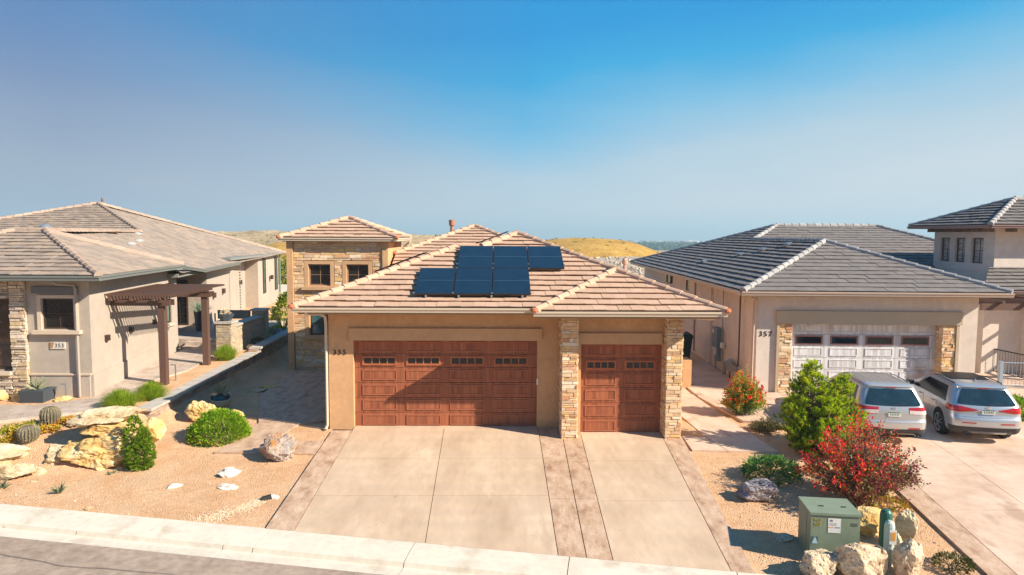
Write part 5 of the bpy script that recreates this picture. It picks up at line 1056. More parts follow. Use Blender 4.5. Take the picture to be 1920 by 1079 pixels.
dome_bush('creeping_plant', (8.35, 14.1, -.38), .42, .5, .24, 110, 12, .05, .03, LM_COVER, 'low yellow and orange plant at the foot of the red shrub', 50, cat='shrub', stems=3)
dome_bush('creeping_plant', (9.35, 19.3, -.02), .5, .3, .30, 60, 12, .05, .03, LM_ROSE, 'low flowering plant right of the rose bush', 58, cat='shrub', stems=3)
def grass(loc, R, h, n, label, seed, group=None, m=LM_GRASS, name='grass_clump'):
    rg = random.Random(seed); C_ = Vector(loc); mb = MB()
    for i in range(n):
        a = rg.random()*6.283; q = rg.random()**.6; b0 = C_+Vector((R*.62*q*math.cos(a), R*.42*q*math.sin(a), -.03)); d = Vector((math.cos(a), math.sin(a), 0)); L_ = h*(1.05-.50*q*q)*rg.uniform(.6, 1.12); out = R*.75*q*rg.uniform(.7, 1.1); w_ = d.cross(Z3)*.0035
        p1 = b0+d*out*.35+Z3*L_*.62; p2 = b0+d*out*.85+Z3*L_*.92; p3 = b0+d*out*1.15+Z3*L_*.80; r = rg.random()
        mb.add([b0-w_, b0+w_, p1+w_, p1-w_, p2+w_*.7, p2-w_*.7, p3], [(0, 1, 2, 3), (3, 2, 4, 5), (5, 4, 6)], r)
    o = mb.build(name, m); o.data.transform(Matrix.Translation(-C_)); o.location = C_; return tag(o, label, 'grass clump', group)
gg = 'fine green grass clumps of plot 353'
grass((-10.78, 19.3, .5), .50, .58, 2600, 'larger fine grass clump nearest the boulder stack', 1, gg); grass((-10.42, 20.3, .52), .46, .56, 2200, 'fine grass clump at the foot of the front pergola post', 2, gg); grass((-10.55, 26.2, .62), .46, .62, 1800, 'fine grass clump beside the patio pillar', 3, gg)
def rosette(name, loc, n, L_, w_, m, label, seed, cat='agave', up_=.9, th=.02, parent=None):
    rg = random.Random(seed); C_ = Vector(loc); mb = MB()
    for i in range(n):
        a = i*2.399; e = rg.uniform(.15, 1)*up_; d = (Vector((math.cos(a), math.sin(a), 0))*(1-.5*e)+Z3*e*1.3).normalized(); s_ = Vector((-math.sin(a), math.cos(a), 0)); l = L_*rg.uniform(.8, 1.1)
        nn = s_.cross(d).normalized(); p = [C_, C_+d*l*.35+nn*.0, C_+d*l*.75-nn*l*.05, C_+d*l-nn*l*.02]; ws = [w_*.5, w_, w_*.7, 0.004]; vs = []
        for q, ww in zip(p, ws): vs += [q-s_*ww*.5, q-nn*(-th*.6*ww/w_), q+s_*ww*.5, q-nn*th*ww/w_*1.0]
        fs = [(k*4+j, k*4+(j+1) % 4, (k+1)*4+(j+1) % 4, (k+1)*4+j) for k in range(3) for j in range(4)]
        mb.add(vs, fs, rg.random())
    o = mb.build(name, m)
    o.data.transform(Matrix.Translation(-C_)); o.location = C_; return tag(o, label, cat)
def pot(name, loc, prof, m, label, n=24, smooth=False):
    mb = MB(); mb.lathe(loc, prof, n); o = mb.build(name, m, smooth=smooth); c = Vector(loc); o.data.transform(Matrix.Translation(-c)); o.location = c; return tag(o, label, 'plant pot')
PLN = plain('slate_planter', (.055, .07, .085), rough=.5)
mb = MB(); c = Vector((-13.72, 20.15, .45)); mb.hexa([(-14.0, 19.9, .45), (-13.38, 19.9, .45), (-13.38, 20.42, .45), (-14.0, 20.42, .45), (-14.06, 19.85, .86), (-13.32, 19.85, .86), (-13.32, 20.47, .86), (-14.06, 20.47, .86)]); o = mb.build('planter', PLN); o.data.transform(Matrix.Translation(-c)); o.location = c; tag(o, 'square blue grey planter in front of the 353 wall', 'planter')
rosette('agave', (-13.69, 20.16, .84), 26, .42, .05, AGAVE, 'spiky tan green agave in the square planter', 5)
tp = MB(); tp.lathe((-8.85, 21.45, -.02), [(.17, 0), (.27, .10), (.30, .24), (.27, .27)], 24, mi=0); tp.lathe((-8.85, 21.45, .245), [(.272, .0), (.30, .05), (.27, .14), (.31, .17), (.27, .17)], 24, mi=1)
o = tp.build('glazed_pot', [plain('cream_glaze', (.50, .42, .28), rough=.35), plain('teal_glaze', (.01, .06, .085), rough=.2, spec=.6)]); tag(o, 'round pot with teal glazed rim and cream base by the retaining wall', 'plant pot')
rosette('yucca', (-8.85, 21.45, .38), 30, .48, .03, AGAVE, 'thin leaved yucca in the teal pot', 6, cat='yucca')
mb = MB(); mb.lathe((-10.85, 27.05, 2.02), [(.20, 0), (.31, .20), (.33, .26), (.29, .27)], 8); tag(mb.build('planter_bowl', PLN), 'dark bowl planter on top of the patio pillar', 'plant pot')
rosette('agave', (-10.85, 27.05, 2.22), 34, .32, .13, AGPALE, 'pale artichoke shaped agave in the bowl on the pillar', 7, up_=1.2, th=.04)
pot('tall_planter', (-13.75, 31.3, 1.0), [(.18, 0), (.27, .85), (.30, .9), (.25, .9)], PLN, 'tall dark planter beside the 353 entry', 4)
rosette('aloe', (-13.75, 31.3, 1.85), 22, .62, .07, leafmat('aloe_leaf', [(0, (.10, .18, .12)), (1, (.24, .34, .24))], .1), 'blue green aloe in the tall dark planter', 8, cat='aloe')
rosette('agave', (-5.15, 20.95, 0), 20, .45, .05, leafmat('dark_agave', [(0, (.04, .06, .03)), (1, (.12, .15, .07))], .1), 'dark agave in the shade beside the garage wall', 9)
rosette('yucca', (-9.78, 14.95, -.31), 22, .26, .02, leafmat('grey_yucca', [(0, (.10, .13, .07)), (1, (.22, .26, .15))], .1), 'small grey green yucca in the gravel near the kerb', 10, cat='yucca')
rosette('yucca', (-11.25, 15.25, -.30), 18, .24, .018, MATS['grey_yucca'], 'second small yucca at the left edge near the kerb', 11, cat='yucca')
rosette('weed', (-9.2, 16.0, -.25), 10, .16, .018, MATS['grey_yucca'], 'tiny weed in front of the boulder stack', 12, cat='weed')
rosette('aloe', (-10.5, 33.0, .75), 26, 1.1, .05, leafmat('yellow_aloe', [(0, (.45, .33, .04)), (1, (.62, .48, .08))], .3), 'yellow strap leaved plant by the far patio pillar', 13, cat='aloe')
dome_bush('green_bush', (-10.9, 36.0, .8), 1.15, 1.1, 1.65, 260, 13, .12, .08, LM_FAR, 'loose green shrub behind the patio wall', 51, cat='shrub')
dome_bush('low_shrub', (-10.45, 29.4, .66), .42, .5, .30, 70, 10, .05, .03, LM_OLIVE, 'low grey green plant between patio wall and retaining wall', 52, cat='shrub', stems=3)
dome_bush('low_shrub', (-10.5, 32.2, .70), .38, .4, .42, 60, 10, .06, .03, LM_BUSH, 'small dark shrub beyond the far patio pillar', 53, cat='shrub', stems=3)
T = thing('tree', (-15.8, 53, .6), 'yellow green tree far behind the side yard', 'tree'); rg = random.Random(61); mb = MB(); tr = MB(); b0 = Vector((-15.8, 53, .6)); tr.tube([b0, b0+Z3*1.6], [.12, .06], 7)
for k in range(8): a = k*.8; tr.tube([b0+Z3*1.0, b0+Vector((.9*math.cos(a), .9*math.sin(a), 2.3))], [.05, .015], 5)
tr.build('trunk', BARK, T)
for i in range(260):
    a = rg.random()*6.28; th = math.acos(rg.uniform(-.7, 1)); d = Vector((math.sin(th)*math.cos(a), math.sin(th)*math.sin(a), math.cos(th))); c = b0+Vector((0, 0, 1.75))+Vector((d.x*1.9, d.y*1.9, d.z*1.55))*rg.uniform(.6, 1)*(1+.2*noise.noise(d*3))
    for j in range(12): o_ = Vector((rg.gauss(0, 1), rg.gauss(0, 1), rg.gauss(0, 1))); leaf(mb, c+o_*.12, d+o_*.6, .17, .12, rg)
mb.build('crown', LM_FAR, T)
# barrel cactuses
def cactus(loc, R, h, label, seed):
    mb = MB(); nr = 20; n = nr*4; k = 14; vs = []; C_ = Vector(loc)
    for j in range(k+1):
        t = j/k; zz = h*(.5-.5*math.cos(t*math.pi)); rr = R*math.sin(min(math.pi, t*math.pi))**.55*(.96 if t < .5 else 1)
        for i in range(n):
            a = 2*math.pi*i/n; q = rr*(1-.16*abs(math.sin(a*nr/2))) ; vs.append(C_+Vector((q*math.cos(a), q*math.sin(a), zz)))
    fs = [(j*n+i, j*n+(i+1) % n, (j+1)*n+(i+1) % n, (j+1)*n+i) for j in range(k) for i in range(n)]
    mb.add(vs, fs, .5); T = thing('barrel_cactus', loc, label, 'cactus', 'barrel cactuses on the left slope'); mb.build('body', mat('cactus_skin', [(.3, (.10, .09, .06)), (.7, (.19, .16, .10))], scale=6, rough=.7), T)
    sp = MB()
    for i in range(nr):
        a = 2*math.pi*i/nr
        for j in range(2, k): 
            t = (j-.3)/k; rr = R*math.sin(t*math.pi)**.55; c = C_+Vector((rr*math.cos(a), rr*math.sin(a), h*(.5-.5*math.cos(t*math.pi)))); d = Vector((math.cos(a), math.sin(a), .3))
            for q in range(4):
                e = (d+Vector((rng.gauss(0, .7), rng.gauss(0, .7), rng.gauss(0, .7)))).normalized()*.045; s_ = e.cross(Z3).normalized()*.004; sp.add([c-s_, c+s_, c+e], [(0, 1, 2)])
    sp.build('spines', plain('straw_spine', (.55, .46, .28), rough=.8), T)
cactus((-11.62, 17.55, gz(-11.62, 17.55)), .24, .50, 'taller grey barrel cactus nearer the paved walk', 1); cactus((-11.78, 16.95, gz(-11.78, 16.95)-.02), .25, .40, 'squat yellowish barrel cactus lower on the slope', 2)
gc = MB(); rg = random.Random(21); n = 0
while n < 5200:
    x = rg.uniform(-12.6, -9.9); y = rg.uniform(16.3, 18.6)
    f = (x+12.4)/2.5; yc = 16.95+f*1.25
    if abs(y-yc) > .33+.25*noise.noise(Vector((x*1.6, y*1.6, 1))): continue
    if noise.noise(Vector((x*2.5, y*2.5, 4))) < -.22: continue
    z = gz(x, y)+rg.uniform(.03, .16); d = Vector((rg.gauss(0, .7), rg.gauss(0, .7), 1)); r = min(1, max(0, .5+.6*noise.noise(Vector((x*1.3, y*1.3, 8)))+rg.gauss(0, .18)))
    leaf(gc, Vector((x, y, z)), d, .06, .04, rg, r); n += 1
kind(gc.build('ground_cover', LM_COVER), 'stuff')
# path lights
def plight(loc, h, label, side=-1):
    T = thing('path_light', loc, label, 'path light', 'small bent metal path lights'); x, y, z = loc; q = MB(); q.box(x-.018, y-.018, z-.03, x+.018, y+.018, z+h); q.build('post', METAL_G, T); q = MB(); q.box(min(x, x+side*.17), y-.03, z+h, max(x, x+side*.17)+.02, y+.03, z+h+.035); q.build('head', METAL_G, T)
plight((-12.88, 20.2, .48), .50, 'path light in front of the 353 downspout'); plight((-10.85, 22.75, .55), .52, 'path light between the two pergola posts'); plight((-12.75, 17.0, gz(-12.75, 17.0)-.02), .52, 'path light at the left picture edge')
# bin
T = thing('trash_bin', (7.95, 29.3, .07), 'dark green wheeled trash bin beside the shaded side wall', 'trash bin'); q = MB(); q.hexa([(7.72, 29.05, .13), (8.20, 29.05, .13), (8.20, 29.55, .13), (7.72, 29.55, .13), (7.64, 28.98, 1.15), (8.30, 28.98, 1.15), (8.30, 29.68, 1.15), (7.64, 29.68, 1.15)]); q.box(7.62, 28.95, 1.08, 8.32, 28.98, 1.14); BG = plain('bin_green', (.012, .03, .022), rough=.5); q.build('body', BG, T)
q = MB(); q.hexa([(7.60, 28.94, 1.155), (8.34, 28.94, 1.155), (8.34, 29.74, 1.155), (7.60, 29.74, 1.155), (7.68, 29.02, 1.25), (8.26, 29.02, 1.25), (8.26, 29.70, 1.27), (7.68, 29.70, 1.27)]); q.build('lid', BG, T)
for x_ in (7.70, 8.16): q = MB(); q.tube([(x_, 29.52, .20), (x_+.06, 29.52, .20)], .12, 14); q.build('wheel', BLACK, T)
# utility cabinet and pedestals
GRN = mat('utility_green', [(.3, (.18, .225, .155)), (.7, (.22, .27, .19))], scale=3, rough=.55, spec=.35, vary=.05, spots=(5, .66, .1, (.22, .25, .17)))
cx = math.radians(-8); Uc = Vector((math.cos(cx), math.sin(cx), 0)); Vc = Vector((-math.sin(cx), math.cos(cx), 0)); Oc = Vector((5.72, 12.06, -.58)); Oc = Oc
T = thing('utility_cabinet', (6.1, 12.4, -.55), 'sage green electric transformer cabinet among the boulders', 'utility cabinet')
q = MB(); q.obox(Oc, Uc, Vc, Z3, 0, .86, 0, .74, 0, .98); q.obox(Oc, Uc, Vc, Z3, -.02, .88, -.02, .76, .985, 1.03); q.obox(Oc, Uc, Vc, Z3, -.006, -.001, .24, .25, .02, .97); q.build('body', GRN, T)
q = MB(); q.obox(Oc, Uc, Vc, Z3, .30, .52, -.006, -.001, .66, .93, .5, 0); q.obox(Oc, Uc, Vc, Z3, .31, .40, -.008, -.0065, .755, .77, .5, 1); q.obox(Oc, Uc, Vc, Z3, .42, .51, -.008, -.0065, .755, .77, .5, 2); q.obox(Oc, Uc, Vc, Z3, .33, .38, -.008, -.0065, .87, .91, .5, 3)
for k in range(3): q.obox(Oc, Uc, Vc, Z3, .32, .45, -.008, -.0065, .80+.02*k, .805+.02*k, .5, 3)
part(q.build('sticker', [WHITE, plain('orange_ink', (.75, .30, .05)), plain('blue_ink', (.03, .12, .35)), plain('grey_ink', (.20, .20, .20))], T), 'white warning sticker with orange and blue bands')
q = MB(); q.obox(Oc, Uc, Vc, Z3, .02, .14, -.004, -.001, .44, .58, .5, 1); q.add([Oc+Uc*.025-Vc*.006+Z3*.445, Oc+Uc*.135-Vc*.006+Z3*.445, Oc+Uc*.08-Vc*.006+Z3*.575], [(0, 1, 2)], .5, 0); part(q.build('sticker', [plain('light_blue_ink', (.40, .58, .65)), plain('dark_green_ink', (.08, .14, .13))], T), 'square sticker with a light blue triangle')
q = MB(); q.obox(Oc, Uc, Vc, Z3, .70, .81, -.004, -.001, .80, .86, .5, 0); q.build('name_plate', plain('dull_plate', (.09, .11, .08)), T)
mats_y = plain('yellow_ink', (.42, .33, .05))
text('953', .085, Oc+Uc*.05-Vc*.004+Z3*.86, Uc, -Vc, mats_y, T, name='stencil_number', extr=.002); text('902', .085, Oc+Uc*.05-Vc*.004+Z3*.78, Uc, -Vc, mats_y, T, name='stencil_number', extr=.002)
q = MB()
for u in (.22, .62): q.obox(Oc, Uc, Vc, Z3, u, u+.09, .30, .32, 1.031, 1.045)
q.build('lid_hinge', BLACK, T)
T = thing('pedestal', (7.34, 12.45, -.52), 'dark green rounded utility pedestal behind the white one', 'utility pedestal'); q = MB(); q.lathe((7.34, 12.45, -.55), [(.11, 0), (.11, .78), (.10, .84), (.07, .88), (.02, .90)], 16); q.build('body', plain('teal_green', (.03, .13, .10), rough=.45), T)
q = MB(); q.lathe((7.34, 12.45, -.56), [(.125, 0), (.125, .10)], 16); q.build('base', GRN, T)
T = thing('pedestal', (7.16, 12.02, -.55), 'pale grey green pedestal with an orange label among the boulders', 'utility pedestal'); q = MB(); q.lathe((7.16, 12.02, -.58), [(.085, 0), (.09, .70), (.09, .78), (.075, .85), (.03, .885)], 12); q.build('body', plain('pale_green_plastic', (.46, .54, .49), rough=.45), T)
q = MB(); q.obox(Vector((7.13, 11.925, 0)), Uc, Vc, Z3, -.02, .10, -.012, -.006, -.10, .17, .5, 0); q.obox(Vector((7.13, 11.925, 0)), Uc, Vc, Z3, .0, .08, -.016, -.0125, -.03, .13, .5, 1); part(q.build('label', [WHITE, plain('orange_label', (.70, .32, .06))], T), 'white label with an orange field')
# patio bench and fire table
T = thing('bench', (-12.3, 31.2, 1.02), 'dark metal bench on the 353 patio behind the pillar', 'bench'); q = MB(); q.box(-13.0, 31.0, 1.42, -11.5, 31.45, 1.47); q.build('seat', GUT_D, T)
for x_ in (-12.97, -11.57):
    q = MB(); q.box(x_, 31.02, 1.02, x_+.05, 31.07, 1.85); q.box(x_, 31.40, 1.02, x_+.05, 31.45, 1.42); q.build('leg', GUT_D, T)
q = MB(); q.box(-13.0, 31.46, 1.55, -11.5, 31.50, 1.95); q.build('backrest', GUT_D, T)
# ------------------------------------------------------------------ cars
def lerp_tab(tab, z):
    if z <= tab[0][0]: return tab[0][1:]
    for a, b in zip(tab, tab[1:]):
        if z <= b[0]: t = (z-a[0])/(b[0]-a[0]); return tuple(p+(q-p)*t for p, q in zip(a[1:], b[1:]))
    return tab[-1][1:]
def make_car(name, label, loc, rz, tab, P, group, scl=.9):
    """tab rows: z, y_rear, y_front, half width, rear radius, front radius, rear bow, front bow"""
    T = thing(name, loc, label, 'car', group, rz)
    def ring(z, q):   # q in 0..8
        yr, yf, hw, r, rf, br, bf = lerp_tab(tab, z); i = int(q) % 8; t = q-int(q)
        if q >= 8: i, t = 7, 1.0
        if i == 0: x = -(hw-r)+2*(hw-r)*t; return Vector((x, yr+br*(x/hw)**2, z))
        if i == 1: c = (hw-r, yr+r+br*((hw-r)/hw)**2); a = -math.pi/2+t*math.pi/2; k = r
        elif i == 2: y0 = yr+r+br*((hw-r)/hw)**2; y1 = yf-rf-bf*((hw-rf)/hw)**2; return Vector((hw, y0+(y1-y0)*t, z))
        elif i == 3: c = (hw-rf, yf-rf-bf*((hw-rf)/hw)**2); a = t*math.pi/2; k = rf
        elif i == 4: x = (hw-rf)-2*(hw-rf)*t; return Vector((x, yf-bf*(x/hw)**2, z))
        elif i == 5: c = (-(hw-rf), yf-rf-bf*((hw-rf)/hw)**2); a = math.pi/2+t*math.pi/2; k = rf
        elif i == 6: y1 = yr+r+br*((hw-r)/hw)**2; y0 = yf-rf-bf*((hw-rf)/hw)**2; return Vector((-hw, y0+(y1-y0)*t, z))
        else: c = (-(hw-r), yr+r+br*((hw-r)/hw)**2); a = math.pi+t*math.pi/2; k = r
        return Vector((c[0]+k*math.cos(a), c[1]+k*math.sin(a), z))
    def side(z, y, sgn):
        yr, yf, hw, r, rf, br, bf = lerp_tab(tab, z); return Vector((sgn*hw, y, z))
    qs = []
    for i in range(8): n = (14, 5, 26, 5, 14, 5, 26, 5)[i]; qs += [i+k/n for k in range(n)]
    zs = []
    for a, b in zip(tab, tab[1:]):
        n = max(1, int(abs(b[0]-a[0])/.05)); zs += [a[0]+(b[0]-a[0])*k/n for k in range(n)]
    zs.append(tab[-1][0]); n = len(qs); mb = MB(); vs = [ring(z, q) for z in zs for q in qs]
    fs = [(j*n+i, j*n+(i+1) % n, (j+1)*n+(i+1) % n, (j+1)*n+i) for j in range(len(zs)-1) for i in range(n)]
    fs += [tuple(range(n-1, -1, -1)), tuple((len(zs)-1)*n+i for i in range(n))]; mb.add(vs, fs, .5)
    body = mb.build('body', P['paint'], T, local=True); body.data.polygons.foreach_set('use_smooth', [True]*len(body.data.polygons))
    # wheel wells cut out
    cut = MB(); R = P['wr']
    for y in (P['wy0'], P['wy1']):
        for sx in (-1, 1):
            x0, x1 = (-1.2, -.62) if sx < 0 else (.62, 1.2); m_ = 32; vv = [(x, y+(R+.055)*math.cos(2*math.pi*k/m_), R+.02+(R+.055)*math.sin(2*math.pi*k/m_)) for x in (x0, x1) for k in range(m_)]
            cut.add(vv, [(k, m_+k, m_+(k+1) % m_, (k+1) % m_) for k in range(m_)]+[tuple(range(m_)), tuple(range(2*m_-1, m_-1, -1))])
    co_ = cut.build('cutter', BLACK, None); bpy.context.view_layer.update()
    co_.matrix_world = Matrix.Translation(loc) @ Matrix.Rotation(rz, 4, 'Z'); bpy.context.view_layer.update()
    bm_ = bmesh.new(); bm_.from_mesh(co_.data); bmesh.ops.recalc_face_normals(bm_, faces=bm_.faces); bm_.to_mesh(co_.data); bm_.free()
    bm_ = bmesh.new(); bm_.from_mesh(body.data); bmesh.ops.recalc_face_normals(bm_, faces=bm_.faces); bm_.to_mesh(body.data); bm_.free()
    md = body.modifiers.new('b', 'BOOLEAN'); md.object = co_; md.operation = 'DIFFERENCE'; md.solver = 'EXACT'; bpy.context.view_layer.update()
    dg = bpy.context.evaluated_depsgraph_get(); nm = bpy.data.meshes.new_from_object(body.evaluated_get(dg)); body.modifiers.clear(); old = body.data; body.data = nm; nm.name = 'body'
    bpy.data.objects.remove(co_)
    try: nm.set_sharp_from_angle(angle=rad(42))
    except Exception: pass
    bpy.data.meshes.remove(old)
    cen = Vector((0, 2.4, .8))
    def patch(fn, nu, nv, off, m, nm_, par=T, lab=None, thick=.012):
        """fn(u,v) on 0..1 gives a point of the body surface; the patch stands off by off with an edge turned in"""
        g = [[fn(i/nu, j/nv) for i in range(nu+1)] for j in range(nv+1)]; vs = []
        for j in range(nv+1):
            for i in range(nu+1):
                a = g[j][min(i+1, nu)]-g[j][max(i-1, 0)]; b = g[min(j+1, nv)][i]-g[max(j-1, 0)][i]; nn = a.cross(b)
                if nn.length < 1e-9: nn = Vector((0, -1, 0))
                nn.normalize()
                if nn.dot(g[j][i]-cen) < 0: nn = -nn
                vs.append(g[j][i]+nn*off)
        m0 = len(vs); w_ = nu+1; fs = [(j*w_+i, j*w_+i+1, (j+1)*w_+i+1, (j+1)*w_+i) for j in range(nv) for i in range(nu)]
        edge = [i for i in range(w_)]+[j*w_+nu for j in range(1, nv+1)]+[nv*w_+i for i in range(nu-1, -1, -1)]+[j*w_ for j in range(nv-1, 0, -1)]
        flat = [g[j][i] for j in range(nv+1) for i in range(nu+1)]
        k = len(edge)
        for e in edge: vs.append(vs[e])
        for e in edge: d = (cen-flat[e]).normalized(); vs.append(flat[e]+d*thick)
        fs += [(m0+a, m0+(a+1) % k, m0+k+(a+1) % k, m0+k+a) for a in range(k)]
        q = MB(); q.add(vs, fs, .5); o = q.build(nm_, m, par, local=True); o.data.polygons.foreach_set('use_smooth', [i < nu*nv for i in range(len(o.data.polygons))])
        if lab: part(o, lab)
        return o
    G = P['glass']
    # rear window
    z0, z1 = P['rw']; patch(lambda u, v: ring(z0+(z1-z0)*v-.035*math.sin(math.pi*u)*(1-v), (-.30+1.60*u)*(1-v)+(-.12+1.24*u)*v if 0 <= (-.30+1.60*u)*(1-v)+(-.12+1.24*u)*v else 8+(-.30+1.60*u)*(1-v)+(-.12+1.24*u)*v), 16, 8, .006, G, 'rear_window')
    # side windows: front, rear, quarter in one dark band with pillars
    for sgn in (-1, 1):
        for (ya, yb0, yc, yd) in P['side_glass']:   # bottom y range, top y range
            lo, hi = P['sg_z']
            patch(lambda u, v: side(lo[0]+(lo[1]-lo[0])*(ya+(yb0-ya)*u-P['side_glass'][0][0])/4+(hi-lo[0]-(lo[1]-lo[0])*(ya+(yb0-ya)*u-P['side_glass'][0][0])/4)*v, (ya+(yb0-ya)*u)*(1-v)+(yc+(yd-yc)*u)*v, sgn), 10, 6, .005, mat('tinted_side_glass', [(0, (.008, .009, .010))], rough=.12, spec=.25), 'side_window')
    z0w, z1w = P['ws']; patch(lambda u, v: ring(z0w+(z1w-z0w)*v, 4.04+.92*u), 14, 8, .005, G, 'windscreen')
    # tail lamps
    for sgn in (-1, 1):
        def tl(u, v, f=P['lamp']):
            q, z = f(u, v); qq = q if sgn > 0 else (1-q) % 8; return ring(z, qq)
        patch(tl, 12, 5, .010, P['lampmat'], 'tail_lamp')
        if 'lamp2' in P:
            def tl2(u, v, f=P['lamp2']):
                q, z = f(u, v); qq = q if sgn > 0 else (1-q) % 8; return ring(z, qq)
            patch(tl2, 10, 4, .012, P['lamp2mat'], 'tail_lamp')
        for q0, q1, z0_, z1_ in P['reflect']:
            patch(lambda u, v: ring(z0_+(z1_-z0_)*v, (q0+(q1-q0)*u) if sgn > 0 else (1-(q0+(q1-q0)*u)) % 8), 6, 2, .014, P['red'], 'reflector')
    # lower bumper cladding
    za, zb_ = P['clad']; patch(lambda u, v: ring(za+(zb_-za)*v, 7.0+3.0*u if 7.0+3.0*u < 8 else (7.0+3.0*u)-8), 30, 4, .008, P['cladm'], 'bumper')
    if 'lip' in P:
        za2, zb2 = P['lip']; patch(lambda u, v: ring(za2+(zb2-za2)*v+.03*math.sin(math.pi*u)*0, .12+.76*u), 16, 3, .014, METAL_G, 'skid_plate')
    # plate, badge, handle bar, wiper
    py = ring(P['plate'], .5).y-.012; q = MB(); q.box(-.17, py-.012, P['plate']-.06, .17, py, P['plate']+.075, .5, 0); q.box(-.165, py-.0135, P['plate']+.045, .165, py-.0125, P['plate']+.072, .5, 1)
    for k in range(6): q.box(-.125+k*.045, py-.0135, P['plate']-.03, -.098+k*.045, py-.0125, P['plate']+.03, .5, 2)
    part(q.build('licence_plate', [WHITE, plain('plate_dark', (.03, .05, .04)), plain('plate_green', (.10, .25, .17))], T, local=True), 'white licence plate with green mountains')
    bz = P['badge']; by = ring(bz, .5).y-.012; q = MB(); m_ = 20; q.tube([(.055*math.cos(2*math.pi*k/m_), by, bz+.043*math.sin(2*math.pi*k/m_)) for k in range(m_+1)], .006, 6); 
    if P.get('wing'): q.tube([(-.045, by, bz+.012), (-.015, by-.004, bz+.0), (0, by-.006, bz-.02), (.015, by-.004, bz+.0), (.045, by, bz+.012)], .006, 6)
    else: q.box(-.04, by-.004, bz-.03, .04, by+.004, bz+.03)
    CH = plain('chrome', (.70, .70, .70), rough=.12, metal=1); q.build('badge', CH, T, local=True)
    q = MB(); wy_ = ring(P['rw'][0]+.03, .5).y; wy2 = ring(P['rw'][0]+.10, .5).y
    q.tube([(P.get('wx', 0), wy_-.025, P['rw'][0]+.0), (P.get('wx', 0)+.42, wy2-.02, P['rw'][0]+.05)], .011, 6); q.build('rear_wiper', BLACK, T, local=True)
    q = MB(); hy = ring(P['spoil'], .5).y; q.box(-.16, hy-.012, P['spoil']-.012, .16, hy+.02, P['spoil']+.008); q.build('brake_light', P['red'], T, local=True)
    # roof rails, fin
    for sgn in (-1, 1):
        q = MB(); hz_ = P['rail']; q.tube([(sgn*x_, y_, z_) for x_, y_, z_ in hz_], .016, 6); q.build('roof_rail', P['railm'], T, local=True)
    if 'pano' in P:
        x0, y0, y1, zp = P['pano']; q = MB(); nx_, ny_ = 8, 8; vs = []
        for j in range(ny_+1):
            for i in range(nx_+1): vs.append((-x0+2*x0*i/nx_, y0+(y1-y0)*j/ny_, zp+.012-.010*(2*i/nx_-1)**2-.05*(j/ny_)**3*0))
        q.add(vs, [(j*(nx_+1)+i, j*(nx_+1)+i+1, (j+1)*(nx_+1)+i+1, (j+1)*(nx_+1)+i) for j in range(ny_) for i in range(nx_)], .5); part(q.build('sunroof', mat('sunroof_glass', [(0, (.010, .010, .011))], rough=.35, spec=.15), T, local=True), 'dark panoramic glass roof')
        q = MB(); q.add([(-.03, .95, zp), (.03, .95, zp), (.012, 1.12, zp), (-.012, 1.12, zp), (0, .97, zp+.075)], [(0, 1, 4), (1, 2, 4), (2, 3, 4), (3, 0, 4)], .5); q.build('antenna', P['paint'], T, local=True)
    if 'ribs' in P:
        q = MB()
        for x_ in P['ribs']: q.tube([(x_, .75, P['ribz']-.004), (x_, 1.4, P['ribz']+.004), (x_, 2.4, P['ribz']-.002)], .007, 5)
        q.build('roof_ribs', P['paint'], T, local=True)
    # mirrors, door handles, seams
    for sgn in (-1, 1):
        q = MB(); xm, ym, zm_ = P['mirror']; x0_, x1_ = sorted((sgn*xm, sgn*(xm+.20))); q.hexa([(x0_, ym, zm_), (x1_, ym+.02, zm_), (x1_, ym+.16, zm_), (x0_, ym+.2, zm_), (x0_, ym+.01, zm_+.14), (x1_, ym+.03, zm_+.13), (x1_, ym+.13, zm_+.12), (x0_, ym+.16, zm_+.14)]); q.build('mirror', P.get('mirrorm', P['paint']), T, local=True)
        for y_ in P['handles']:
            xs_ = lerp_tab(tab, P['hz'])[2]; q = MB(); q.tube([(sgn*(xs_+.004), y_, P['hz']), (sgn*(xs_+.035), y_+.02, P['hz']), (sgn*(xs_+.035), y_+.17, P['hz']), (sgn*(xs_+.004), y_+.19, P['hz'])], .012, 6); q.build('door_handle', CH, T, local=True)
        q = MB()
        for y_ in P['seams']:
            pts = [side(z, y_, sgn)+Vector((sgn*.001, 0, 0)) for z in (.42, .6, .8, .95, 1.02)]; q.tube(pts, .004, 4)
        q.build('door_seam', BLACK, T, local=True)
    q = MB(); pts = [ring(P['seamz'], .02+.96*k/16)+Vector((0, -.001, 0)) for k in range(17)]; q.tube(pts, .0045, 4); q.build('tailgate_seam', BLACK, T, local=True)
